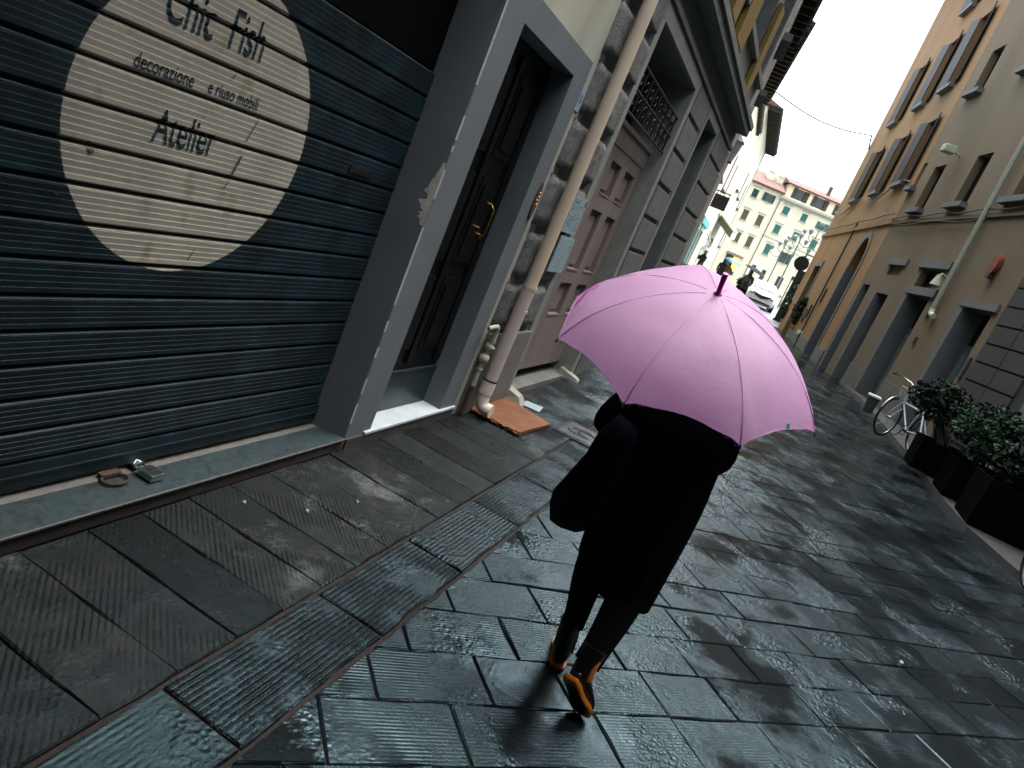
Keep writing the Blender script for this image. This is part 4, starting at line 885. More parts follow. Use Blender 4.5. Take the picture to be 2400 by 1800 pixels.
bm = B(); tube(bm, [(-.09, -1.78, zb_(2.75)), (-.09, -1.79, zb_(2.66)), (-.09, -1.85, zb_(2.62)), (-.09, -1.98, zb_(2.60))], .06, 12); obj('elbow', bm, M['gas'], t_)
t_ = bthing('oval_wall_sign', 'red oval sign with dark top fixed to the beige house near the dark stone building', 'sign')
bm = B(); ring = [(-.02, -3.25+.13*math.cos(2*PI*k/20), zb_(3.80)+.20*math.sin(2*PI*k/20)) for k in range(20)]; loft(bm, [ring, [(-.10, b, c) for a, b, c in ring]]); obj('oval', bm, mat('red_enamel', (.20,.035,.015), (.10,.015,.01), rough=.35, ns=4, bump=0), t_)
bm = B(); box(bm, (-.11, -3.34, zb_(3.52)), (-.01, -3.22, zb_(3.60))); obj('foot', bm, M['iron'], t_)
t_ = bthing('floodlight', 'small pale floodlight on an arm above a first-floor window of the beige house', 'lamp')
bm = B(); tube(bm, [(0, 1.55, zb_(6.45)), (-.25, 1.45, zb_(6.5))], .025, 6); box(bm, (-.5, 1.25, zb_(6.38)), (-.22, 1.55, zb_(6.56)), bev=.03); obj('lamp_head', bm, M['gas'], t_)
t_ = bthing('bracket_light', 'small conical wall light between the downpipe and the middle doorway', 'lamp')
bm = B(); tube(bm, [(-.01, -1.35, zb_(3.46)), (-.12, -1.38, zb_(3.50)), (-.16, -1.40, zb_(3.44))], .02, 6); tube(bm, [(-.16, -1.40, zb_(3.46)), (-.16, -1.42, zb_(3.22))], [.04, .12], 10); obj('lamp_head', bm, M['wedge'], t_)
for k, (a, z, w_, h_, lb) in enumerate([(-1.55, 2.55, .12, .22, 'small mauve plate below the pipe elbow on the beige house'), (-1.62, 1.95, .10, .16, 'small grey intercom box low on the beige house wall'), (-4.22, 1.65, .12, .42, 'dark letter box on the edge of the beige house by the dark stone building')]):
    t_ = bthing('wall_box', lb, 'box'); bm = B(); box(bm, (-.05, a, zb_(z)), (-.002, a+w_, zb_(z+h_)), bev=.008); obj('case', bm, M['slate'], t_)
t_ = bthing('wall_cable', 'bundle of cables along the string course of the beige house', 'cable')
bm = B(); tube(bm, [(-.08, s_, zb_(4.93)+.025*math.sin(s_*3)) for s_ in [-4.3+k*.25 for k in range(33)]], .018, 5); tube(bm, [(-.10, s_, zb_(4.72)+.03*math.sin(s_*2)) for s_ in [-1.7+k*.25 for k in range(22)]], .014, 5); obj('cable', bm, M['iron'], t_)

# ------------------------------------------------------------------ right side: dark rusticated building, near the camera
dk = thing('dark_stone_building', 'dark grey building with grooved rustication at the right edge', 'building', bge.location, .226)
M['darkwall'] = mat('dark_rustic', (0.0231,0.0218,0.0218), (0.0160,0.0151,0.0155), rough=.8, ns=1.5, bump=.3, bs=60)
bm = B(); a0, a1 = -30, -4.365; z = -.4; hz_ = 12.5
hd = [(-8.3, -6.9, -.3, 2.9, .4), (-13.6, -12, -.3, 2.9, .4), (-8.2, -7.0, 4.2, 6.2, .3), (-13.4, -12.2, 4.2, 6.2, .3)]
facade(bm, -.03, a0, a1, -.4, hz_, hd, .4); shell(bm, -.03, 9, a0, a1, -.4, hz_)
obj('wall', bm, M['darkwall'], dk)
bm = B(); zz = .35
while zz < 3.9:
    for (b0, b1) in ((-6.1, -4.37), (-11.9, -8.4), (-20, -13.7)):
        st_ = b0
        while st_ < b1-.1:
            e = min(st_+.85, b1); box(bm, (-.055, st_+.012, zz+.02), (-.031, e-.012, zz+.33)); st_ = e
    zz += .345
obj('rustic_blocks', bm, M['darkwall'], dk)
for h in hd:
    bm = B(); quad(bm, (.3, h[0], h[2]), (.3, h[1], h[2]), (.3, h[1], h[3]), (.3, h[0], h[3])); obj('window' if h[2] > 3 else 'doorway', bm, M['glass'], dk)
bm = B(); box(bm, (-.09, -6.72, -.35), (-.032, -6.5, 3.2)); box(bm, (-.09, -8.6, -.35), (-.032, -8.36, 3.2)); box(bm, (-.09, -8.6, 3.21), (-.032, -6.5, 3.45)); obj('door_frame', bm, M['greystone'], dk)
# unseen street end behind the camera; span and side wall added to shade foreground
bk = thing('added_shade_block', 'unseen block added over and behind the viewpoint to shade the near street', 'building', (1, -2.2, 0))
bm = B(); box(bm, (-1.70, -9, 3.7), (8.2, 1.7, 4.8)); box(bm, (2.9, -9, 0), (8.2, 1.7, 3.699)); box(bm, (2.9, -9, .001), (8.2, -7, 3.6)) if 0 else None; box(bm, (-3, -12, 0), (9, -10.5, 10)); obj('wall', bm, M['darkwall'], bk, world=True)

# ------------------------------------------------------------------ cable across the street
t_ = thing('street_cable', 'thin overhead cable crossing the pale sky between the rooftops', 'cable', onray(-.05, 27, .225))
a, b = onray(-.135, 27, .236), onray(-.0069, 33, .2237); bm = B()
tube(bm, [a.lerp(b, k/16)-Vector((0, 0, .28*math.sin(PI*k/16))) for k in range(17)], .024, 5); tube(bm, [onray(-.034, 31, .2225).lerp(b, k/8)-Vector((0, 0, .13+.03*k/8)) for k in range(9)], .018, 5)
obj('cable', bm, M['iron'], t_, world=True)
bm = B(); q = onray(-.0069, 33, .2237); tube(bm, [q, q+Vector((.12, 0, -.5)), q+Vector((.25, 0, -.55))], .03, 6); obj('anchor', bm, M['iron'], t_, world=True)
# ------------------------------------------------------------------ people
def skin_mesh(joints, edges, root=0, sub=1):
    """joints: {name:(co, radius)}; one continuous body grown with the Skin modifier"""
    names = list(joints); me = bpy.data.meshes.new("sk"); me.from_pydata([joints[n][0] for n in names], [(names.index(a), names.index(b)) for a, b in edges], [])
    o = bpy.data.objects.new("sk", me); COL.objects.link(o)
    md = o.modifiers.new("s", 'SKIN'); md.use_smooth_shade = True
    for i, n in enumerate(names):
        r = joints[n][1]; sv = me.skin_vertices[0].data[i]; sv.radius = r if isinstance(r, tuple) else (r, r); sv.use_root = (i == root)
    ms = o.modifiers.new("u", 'SUBSURF'); ms.levels = sub; ms.render_levels = sub
    bpy.context.view_layer.update(); dg = bpy.context.evaluated_depsgraph_get()
    m2 = bpy.data.meshes.new_from_object(o.evaluated_get(dg)); bm = B(); bm.from_mesh(m2)
    bpy.data.objects.remove(o); bpy.data.meshes.remove(m2); return bm
def hand(bm, w, d, side, curl, s=1.0):
    """palm and five fingers growing from wrist w along direction d"""
    d = Vector(d).normalized(); up = Vector((0, 0, 1)); sd = d.cross(up).normalized()*side; nrm = sd.cross(d).normalized()
    c = Vector(w); P = c+d*.075*s
    rings = []
    for k, (t, wd, th) in enumerate([(-.01, .022, .018), (.02, .030, .016), (.05, .040, .015), (.085, .038, .012)]):
        q = c+d*t*s; rings.append([q+sd*wd*s*math.cos(a)+nrm*th*s*math.sin(a) for a in [2*PI*j/10 for j in range(10)]])
    loft(bm, rings)
    for k, (off, ln) in enumerate([(-.030, .062), (-.010, .072), (.011, .068), (.030, .052)]):
        b = c+d*.082*s+sd*off*s; pts = [b]; ang = 0
        for j in range(3): ang += curl*(.8+.15*k); b = b+(d*math.cos(ang)-nrm*math.sin(ang))*ln*s/3; pts.append(b)
        tube(bm, pts, [.0088*s, .0082*s, .0075*s, .006*s], 7)
    b = c+d*.03*s-sd*.032*s; tube(bm, [b, b-sd*.024*s+d*.022*s-nrm*.01*s, b-sd*.026*s+d*.048*s-nrm*.026*s], [.011*s, .010*s, .008*s], 7)
def head(bm, c, face, r=.095, s=1.0):
    """skull with brow, nose, lips, chin and ears, looking along face"""
    fdir = Vector(face).normalized(); rt = fdir.cross(Vector((0, 0, 1))).normalized(); up = rt.cross(fdir)
    c = Vector(c); nu, nv = 20, 14; V = []
    for j in range(nv+1):
        th = PI*j/nv; row = []
        for i in range(nu):
            ph = 2*PI*i/nu; x, y, z = math.sin(th)*math.sin(ph), math.sin(th)*math.cos(ph), math.cos(th)
            w_, dpt, h_ = .078, .098, .118
            if z < 0: w_ *= 1-.32*z*z; dpt *= 1-.10*z*z
            k = max(0, y)
            nose = .020*math.exp(-(x/.16)**2)*math.exp(-((z+.12)/.22)**2)*k; brow = .005*math.exp(-((z-.18)/.12)**2)*k; eye = -.008*math.exp(-((abs(x)-.33)/.16)**2)*math.exp(-((z-.02)/.11)**2)*k
            lip = .006*math.exp(-(x/.25)**2)*math.exp(-((z+.48)/.07)**2)*k; chin = .008*math.exp(-(x/.3)**2)*math.exp(-((z+.82)/.16)**2)*k
            p = c+rt*x*w_*s+fdir*(y*dpt+nose+brow+eye+lip+chin)*s+up*z*h_*s; row.append(bm.verts.new(p))
        V.append(row)
    for j in range(nv):
        for i in range(nu):
            try: q = bm.faces.new((V[j][i], V[j][(i+1) % nu], V[j+1][(i+1) % nu], V[j+1][i])); q.smooth = True
            except ValueError: pass
    for sg in (-1, 1):
        e = c+rt*sg*.077*s-fdir*.005*s; tube(bm, [e+up*.025*s, e+rt*sg*.012*s+up*.012*s-fdir*.008*s, e+rt*sg*.010*s-up*.012*s, e-up*.03*s], [.006*s, .010*s, .009*s, .005*s], 6)
    bmesh.ops.remove_doubles(bm, verts=bm.verts, dist=.0004)
def hair(bm, c, face, s=1.0, long=.12, seed=1):
    fdir = Vector(face).normalized(); rt = fdir.cross(Vector((0, 0, 1))).normalized(); up = rt.cross(fdir); c = Vector(c); nu, nv = 22, 10; V = []
    for j in range(nv+1):
        row = []
        for i in range(nu):
            ph = 2*PI*i/nu; fr = math.cos(ph); lim = PI*(.36 if fr > .35 else .62+.12*(1-fr)/2); th = lim*j/nv
            x, y, z = math.sin(th)*math.sin(ph), math.sin(th)*math.cos(ph), math.cos(th)
            dr = long*max(0, j/nv-.75)*4*max(0, -fr+.2); nn = 1+.06*mnoise.noise(Vector((i*.9, j*.4, seed)))
            row.append(bm.verts.new(c+rt*x*.088*s*nn+fdir*y*.106*s*nn+up*(z*.128*nn-dr)*s))
        V.append(row)
    for j in range(nv):
        for i in range(nu):
            try: q = bm.faces.new((V[j][i], V[j][(i+1) % nu], V[j+1][(i+1) % nu], V[j+1][i])); q.smooth = True
            except ValueError: pass
def ring(c, rx, ry, n=24, rot=0, tilt=(0, 0), fold=0, seed=0, skew=0):
    out = []
    for k in range(n):
        a = 2*PI*k/n; f_ = 1+fold*mnoise.noise(Vector((math.cos(a)*2.2, math.sin(a)*2.2, seed)))
        x, y = rx*math.cos(a)*f_, ry*math.sin(a)*f_; xr, yr = x*math.cos(rot)-y*math.sin(rot), x*math.sin(rot)+y*math.cos(rot)
        out.append((c[0]+xr, c[1]+yr, c[2]+tilt[0]*xr+tilt[1]*yr))
    return out
def sub(o, lv=1):
    md = o.modifiers.new('smooth', 'SUBSURF'); md.levels = lv; md.render_levels = lv; return o

# main walker, seen from behind ---------------------------------------------
pr = thing('person', 'person in long black coat and amber-trimmed black boots under the pink umbrella', 'person', (-.12, 2.62, 0))
J = {'pelvis': ((-.135, 2.70, .76), (.12, .09)), 'waist': ((-.145, 2.70, .92), (.10, .08)), 'chest': ((-.16, 2.70, 1.10), (.125, .09)), 'neck0': ((-.165, 2.71, 1.225), .05), 'neck': ((-.165, 2.725, 1.29), .043),
     'shR': ((.0, 2.70, 1.185), .05), 'elR': ((.030, 2.735, .985), .038), 'wrR': ((-.150, 2.915, 1.085), .024),
     'shL': ((-.325, 2.70, 1.185), .05), 'elL': ((-.398, 2.665, .950), .038), 'wrL': ((-.36, 2.86, .99), .024),
     'hipR': ((-.065, 2.70, .70), .075), 'knR': ((-.055, 2.70, .42), .050), 'anR': ((-.066, 2.425, .20), .033),
     'hipL': ((-.215, 2.70, .70), .075), 'knL': ((-.228, 2.735, .41), .050), 'anL': ((-.190, 2.655, .12), .033), 'toL': ((-.20, 2.78, .05), (.035, .025)), 'toR': ((-.02, 2.455, .05), (.03, .025))}
ED = [('pelvis', 'waist'), ('waist', 'chest'), ('chest', 'neck0'), ('neck0', 'neck'), ('chest', 'shR'), ('shR', 'elR'), ('elR', 'wrR'), ('chest', 'shL'), ('shL', 'elL'), ('elL', 'wrL'),
      ('pelvis', 'hipR'), ('hipR', 'knR'), ('knR', 'anR'), ('anR', 'toR'), ('pelvis', 'hipL'), ('hipL', 'knL'), ('knL', 'anL'), ('anL', 'toL')]
bm = skin_mesh(J, ED, 0, 2)
HC = (-.165, 2.745, 1.385)
head(bm, HC, (.05, 1, -.12), s=.82); hand(bm, J['wrR'][0], (-.45, .55, .12), 1, .75, .88); hand(bm, J['wrL'][0], (.02, .8, -.2), -1, .75, .88)
body = obj('body', bm, M['skin'], pr, world=True, smooth=True)
bm = B(); hair(bm, HC, (.05, 1, -.12), .84, .16, 3); obj('hair', bm, M['hair'], pr, world=True, smooth=True)
bm = B()   # coat: measured silhouette, left and right edge per height
sil = [(.385, -.262, .036), (.40, -.292, .037), (.47, -.302, .037), (.56, -.308, .040), (.66, -.310, .043), (.76, -.305, .045), (.86, -.305, .044), (.94, -.32, .040), (1.02, -.338, .040), (1.10, -.352, .040), (1.17, -.352, .045), (1.225, -.330, .015), (1.262, -.262, -.062), (1.30, -.222, -.108), (1.335, -.218, -.115)]
rg_ = []
for k, (z, l, r) in enumerate(sil):
    hd = .135-.02*abs(z-.7) if z < 1.15 else (.10 if z < 1.25 else .065); sk = -.17*max(0, (.6-z)/.24) if z < .6 else 0
    rg_.append(ring(((l+r)/2, 2.70, z), (r-l)/2, hd, 36, 0, (sk, 0), .15 if z < .9 else .07, z*.8))
loft(bm, rg_, caps=False)
inner = [[(x*.97+(-.13)*.03, (y-2.70)*.97+2.70, z) for x, y, z in rg_[0]], [(x*.93+(-.13)*.07, (y-2.70)*.93+2.70, z+.03) for x, y, z in rg_[1]]]
loft(bm, [rg_[0], *inner], caps=False)
ct = obj('coat', bm, M['coat'], pr, world=True, smooth=True); sub(ct)
def sleeve(a, b, c, r, seed):
    bm = B(); pts = [Vector(a), Vector(a).lerp(Vector(b), .5), Vector(b)+Vector((0, 0, .04)), Vector(b), Vector(b).lerp(Vector(c), .25), Vector(b).lerp(Vector(c), .6), Vector(c)]
    tube(bm, pts, [r*1.12, r*1.05, r*1.0, r*1.02, r*.98, r*.88, r*.8], 16)
    for v in bm.verts: v.co += Vector((mnoise.noise(v.co*14), mnoise.noise(v.co*14+Vector((9, 0, 0))), 0))*.006
    return bm
sl1 = obj('sleeve', sleeve((-.005, 2.70, 1.17), (.028, 2.735, .985), (-.135, 2.90, 1.075), .052, 1), M['coat'], ct, world=True, smooth=True); sub(sl1)
sl2 = obj('sleeve', sleeve((-.325, 2.70, 1.17), (-.402, 2.66, .950), (-.362, 2.845, .985), .054, 2), M['coat'], ct, world=True, smooth=True); sub(sl2)
bm = B()
for rr_, kk in (([.080, .072, .060, .050, .047], [(-.218, 2.70, .60), (-.228, 2.715, .44), (-.215, 2.705, .34), (-.195, 2.68, .24), (-.188, 2.655, .175)]),
                ([.082, .076, .066, .054, .050], [(-.060, 2.70, .60), (-.052, 2.69, .42), (-.054, 2.60, .345), (-.060, 2.49, .255), (-.066, 2.440, .195)])):
    tube(bm, kk, rr_, 18)
tube(bm, [(-.14, 2.70, .80), (-.14, 2.70, .62)], .12, 16)
for v in bm.verts: v.co += Vector((mnoise.noise(v.co*11), mnoise.noise(v.co*11+Vector((5, 0, 0))), 0))*.007
tr = obj('trousers', bm, M['trouser'], pr, world=True, smooth=True); sub(tr)
def boot(an, heel, toe, solen, pt):
    """ankle, heel and toe points; solen = direction the sole faces"""
    an, heel, toe, n = Vector(an), Vector(heel), Vector(toe), Vector(solen).normalized(); ax = (toe-heel).normalized(); n = (n-ax*n.dot(ax)).normalized(); sd = ax.cross(n).normalized(); Lf = (toe-heel).length
    bm = B(); R_ = []
    for t, wd, th, up_ in [(-.03, .018, .012, .018), (.03, .030, .026, .026), (.22, .033, .036, .036), (.45, .036, .030, .030), (.68, .043, .024, .022), (.88, .038, .019, .017), (1.0, .020, .010, .009)]:
        c = heel+ax*Lf*t-n*up_; R_.append([c+sd*wd*math.cos(a)+n*(-th)*math.sin(a)*(1 if math.sin(a) > 0 else .75) for a in [2*PI*j/14 for j in range(14)]])
    loft(bm, R_); c0 = heel+ax*Lf*.16-n*.03
    tube(bm, [c0, c0.lerp(an, .5)-n*.004, an, an+(an-c0).normalized()*.05], [.034, .037, .041, .046], 16)
    bt = obj('boot', bm, M['rubber'], pt, world=True, smooth=True); sub(bt)
    bm = B(); out = []
    prof_ = [(-.06, .020), (-.03, .030), (.10, .036), (.28, .033), (.45, .035), (.65, .046), (.82, .045), (.95, .034), (1.03, .018)]
    for t, wd in prof_: out.append(heel+ax*Lf*t+sd*wd)
    for t, wd in reversed(prof_): out.append(heel+ax*Lf*t-sd*wd)
    loft(bm, [[p+n*.001 for p in out], [p+n*.016 for p in out], [(p-(heel+ax*Lf*.5))*.93+(heel+ax*Lf*.5)+n*.019 for p in out]], caps=True); obj('sole', bm, M['amber'], bt, world=True)
    bm = B(); mid = heel+ax*Lf*.5; inn = [(p-mid)*.70+mid+n*.0205 for p in out]; loft(bm, [inn, [p+n*.002 for p in inn]], caps=True); obj('sole_tread', bm, M['rubber'], bt, world=True)
    for sg in (-1, 1):
        bm = B(); m_ = c0.lerp(an, .62)+sd*sg*.0375; up2 = (an-c0).normalized(); R2 = []
        for t, r_ in ((-.045, .003), (-.03, .011), (0, .015), (.03, .014), (.045, .008)): R2.append([m_+up2*t+ax*r_*math.cos(a)+sd*sg*.006*math.sin(a) for a in [2*PI*j/10 for j in range(10)]])
        loft(bm, R2); obj('gusset', bm, M['amber'], bt, world=True, smooth=True)
    return bt
boot((-.190, 2.655, .150), (-.172, 2.625, .020), (-.205, 2.835, .020), (0, 0, -1), pr)
boot((-.066, 2.430, .215), (-.088, 2.372, .158), (.004, 2.452, .018), (-.35, -1, -.30), pr)
bg_ = thing('handbag', 'dark navy soft shopping bag hanging from the left arm of the umbrella walker', 'bag', (-.38, 2.66, .56))
bm = B(); R_ = []
for y_, sc, dzz in ((2.505, .80, .01), (2.525, .93, .0), (2.56, .985, 0), (2.60, 1.0, 0), (2.64, .975, 0), (2.68, 1.0, 0), (2.73, .98, 0), (2.79, .93, .0), (2.81, .78, .01)):
    P_ = [(-.458, .675), (-.453, .62), (-.423, .553), (-.37, .547), (-.312, .560), (-.27, .60), (-.25, .75), (-.25, .9), (-.27, 1.01), (-.36, 1.03), (-.398, .95), (-.402, .865)]
    R_.append([((x+.37)*sc-.37+.004*mnoise.noise(Vector((x*30, y_*20, z*30))), y_, (z-.76)*sc+.76) for x, z in P_])
loft(bm, R_); b_ = obj('body', bm, M['navy'], bg_, world=True, smooth=False)
for y_ in (2.60, 2.74):
    bm = B(); tube(bm, [(-.35, y_, .86), (-.375, y_, .93), (-.385, (y_+2.70)/2, .965), (-.36, y_, .93), (-.33, y_, .86)], .007, 6); obj('strap', bm, M['navy'], bg_, world=True, smooth=True)

# pink umbrella ---------------------------------------------------------------
um = thing('umbrella', 'large pink umbrella tilted back, held open by the person in the long black coat', 'umbrella', (-.244, 2.733, 1.55))
APX = Vector((-.244, 2.733, 1.55)); AX = Vector((-.0306, -.4454, .8948)).normalized()
TIP = [Vector(p) for p in [(-.686, 2.603, 1.172), (-.336, 2.406, 1.107), (.057, 2.458, 1.142), (.260, 2.725, 1.250), (.125, 2.98, 1.36), (-.135, 3.21, 1.47), (-.457, 3.276, 1.556), (-.770, 2.940, 1.310)]]
PHI = R(68)
def rib(i, t):
    v = TIP[i % 8]-APX; dn = AX*v.dot(AX); rd = v-dn
    return APX + rd*(math.sin(t*PHI)/math.sin(PHI)) + dn*((1-math.cos(t*PHI))/(1-math.cos(PHI)))
NS, NT = 12, 22
bm = B()
def canopy_pt(i, s, t):
    e = 4*s*(1-s); te = t*(1-.060*e*t*t)
    p = rib(i, te).lerp(rib(i+1, te), s)
    q = (p-APX); rad = (q-AX*q.dot(AX)); p = p + rad*(.055*e*t*(1-t*.55))+AX*(.012*e*t)
    # gathered cloth towards the rib tips
    near = math.exp(-min(s, 1-s)*7)*max(0, (t-.62)/.38); ss = s if s < .5 else s-1
    p += AX*.015*near*math.sin((min(s, 1-s))*62+t*14+i)*(1 if min(s, 1-s) > .01 else 0)
    p += AX*(.004*mnoise.noise(p*9)+.0022*mnoise.noise(Vector((s*9+i*7, t*26, 2)))*t)
    return p
verts = {}
for i in range(8):
    for j in range(NS+1):
        for k in range(NT+1):
            key = ('a',) if k == 0 else (((i+1) % 8, 0, k) if j == NS else (i, j, k))
            if key not in verts: verts[key] = bm.verts.new(canopy_pt(i, j/NS if j < NS else 1.0, k/NT) if key != ('a',) else APX)
    for j in range(NS):
        for k in range(NT):
            g = lambda a, b: verts[('a',) if b == 0 else (((i+1) % 8, 0, b) if a == NS else (i, a, b))]
            q = [g(j, k), g(j, k+1), g(j+1, k+1), g(j+1, k)]; q = [v for n_, v in enumerate(q) if v not in q[:n_]]
            if len(q) > 2: fc = bm.faces.new(q); fc.smooth = True
pk = bpy.data.materials.new('pink_canopy'); pk.use_nodes = True; t = pk.node_tree; N, L = t.nodes, t.links; P = N['Principled BSDF']
tc = N.new('ShaderNodeTexCoord'); n1 = N.new('ShaderNodeTexNoise'); n1.inputs['Scale'].default_value = 6; n1.inputs['Detail'].default_value = 8; L.new(tc.outputs['Object'], n1.inputs[0])
cr_ = N.new('ShaderNodeValToRGB'); cr_.color_ramp.elements[0].position = .35; cr_.color_ramp.elements[1].position = .7; cr_.color_ramp.elements[0].color = (.72, .44, .70, 1); cr_.color_ramp.elements[1].color = (.80, .54, .78, 1); L.new(n1.outputs[0], cr_.inputs[0])
L.new(cr_.outputs[0], P.inputs['Base Color']); P.inputs['Roughness'].default_value = .42; P.inputs['Specular IOR Level'].default_value = .45
tr_ = N.new('ShaderNodeBsdfTranslucent'); tr_.inputs[0].default_value = (.93, .62, .92, 1); mx = N.new('ShaderNodeMixShader'); mx.inputs[0].default_value = .62
n2 = N.new('ShaderNodeTexNoise'); n2.inputs['Scale'].default_value = 300; n2.inputs['Detail'].default_value = 2; L.new(tc.outputs['Object'], n2.inputs[0]); n3 = N.new('ShaderNodeTexNoise'); n3.inputs['Scale'].default_value = 26; L.new(tc.outputs['Object'], n3.inputs[0])
ad_ = N.new('ShaderNodeMath'); ad_.operation = 'ADD'; L.new(n2.outputs[0], ad_.inputs[0]); L.new(n3.outputs[0], ad_.inputs[1])
bp = N.new('ShaderNodeBump'); bp.inputs['Strength'].default_value = .5; bp.inputs['Distance'].default_value = .004; L.new(ad_.outputs[0], bp.inputs['Height']); L.new(bp.outputs[0], P.inputs['Normal'])
L.new(P.outputs[0], mx.inputs[1]); L.new(tr_.outputs[0], mx.inputs[2]); L.new(mx.outputs[0], N['Material Output'].inputs[0]); M['pinkc'] = pk
cano = obj('canopy', bm, pk, um, world=True)
M['seam'] = mat('pink_seam', (.50,.22,.47), rough=.5, bump=0); M['magenta'] = mat('magenta_plastic', (.26,.006,.20), rough=.35, bump=0); M['purple'] = mat('purple_tip', (.16,.02,.22), rough=.4, bump=0)
for i in range(8):
    bm = B(); tube(bm, [rib(i, k/16)+AX*.0012 for k in range(1, 17)], .0012, 5); obj('seam', bm, M['seam'], cano, world=True)
    bm = B(); tube(bm, [rib(i, k/14)-AX*.005 for k in range(1, 15)], .0022, 5); a_ = rib(i, .5)-AX*.008; b_ = APX-AX*.30; tube(bm, [a_, b_], .002, 5); obj('rib', bm, M['steel'], um, world=True)
    bm = B(); d_ = (rib(i, 1)-rib(i, .95)).normalized(); tube(bm, [rib(i, 1)-d_*.006, rib(i, 1)+d_*.012], [.004, .003], 6); obj('rib_tip', bm, M['purple'], um, world=True)
for i in range(8):
    bm = B(); pts = [canopy_pt(i, j/24, 1)+AX*.0005 for j in range(25)]; tube(bm, pts, .0009, 5); obj('hem', bm, M['seam'], cano, world=True)
fe = Vector((-.246, 2.692, 1.627)); ad2 = (fe-APX).normalized()
bm = B(); tube(bm, [APX-ad2*.004, APX+ad2*.004, APX+ad2*.006, fe-ad2*.002, fe], [.020, .013, .0085, .0105, .0095], 14); obj('ferrule', bm, M['magenta'], um, world=True, smooth=True)
bm = B(); tube(bm, [APX, APX-AX*.60], .006, 10); tube(bm, [APX-AX*.28, APX-AX*.33], .012, 10); obj('shaft', bm, M['steel'], um, world=True)
hb = APX-AX*.60; sdv = Vector((1, 0, 0)); bm = B()
tube(bm, [hb+AX*.05, hb-AX*.07]+[hb-AX*.07-AX*.035*math.sin(a)+sdv*.035*(1-math.cos(a)) for a in [PI*k/8 for k in range(1, 9)]]+[hb-AX*.05+sdv*.07], .011, 10); obj('handle', bm, M['magenta'], um, world=True, smooth=True)
def at(px, py, dep): d = FW*f+CX*(px-1200)-CY*(py-900); return Vector((0, 0, H))+d*(dep/f)
# closure strap folded over the left panel, and the small teal label on the hem
def on_canopy(i, s, t, off=.003): 
    p = canopy_pt(i, s, t); n_ = (canopy_pt(i, s, min(1, t+.02))-p).cross(canopy_pt(i, min(1, s+.02), t)-p).normalized()
    return p+(n_ if n_.dot(AX) > 0 else -n_)*off
bm = B()
def ribbon(pts, w_):
    for (s0, t0), (s1, t1) in zip(pts, pts[1:]):
        d_ = Vector((s1-s0, t1-t0)).normalized(); o_ = Vector((-d_.y, d_.x))*w_
        quad(bm, on_canopy(7, s0-o_.x*1.6, t0-o_.y, .005), on_canopy(7, s1-o_.x*1.6, t1-o_.y, .006), on_canopy(7, s1+o_.x*1.6, t1+o_.y, .006), on_canopy(7, s0+o_.x*1.6, t0+o_.y, .005))
ribbon([(.22, .74), (.20, .80), (.19, .84)], .022); ribbon([(.19, .84), (.32, .86), (.45, .90), (.55, .93)], .017)
obj('closure_strap', bm, mat('magenta_strap', (.50,.045,.40), rough=.5, bump=0), um, world=True)
bm = B(); q = [on_canopy(2, .55, 1, .003), on_canopy(2, .60, 1, .003)]; u0, u1 = on_canopy(2, .55, .955, .003), on_canopy(2, .60, .955, .003); quad(bm, q[0], q[1], u1, u0); quad(bm, q[0], q[1], q[1]-AX*.006, q[0]-AX*.006); obj('fabric_label', bm, mat('teal_label', (.02,.38,.33), rough=.5, bump=0), um, world=True)

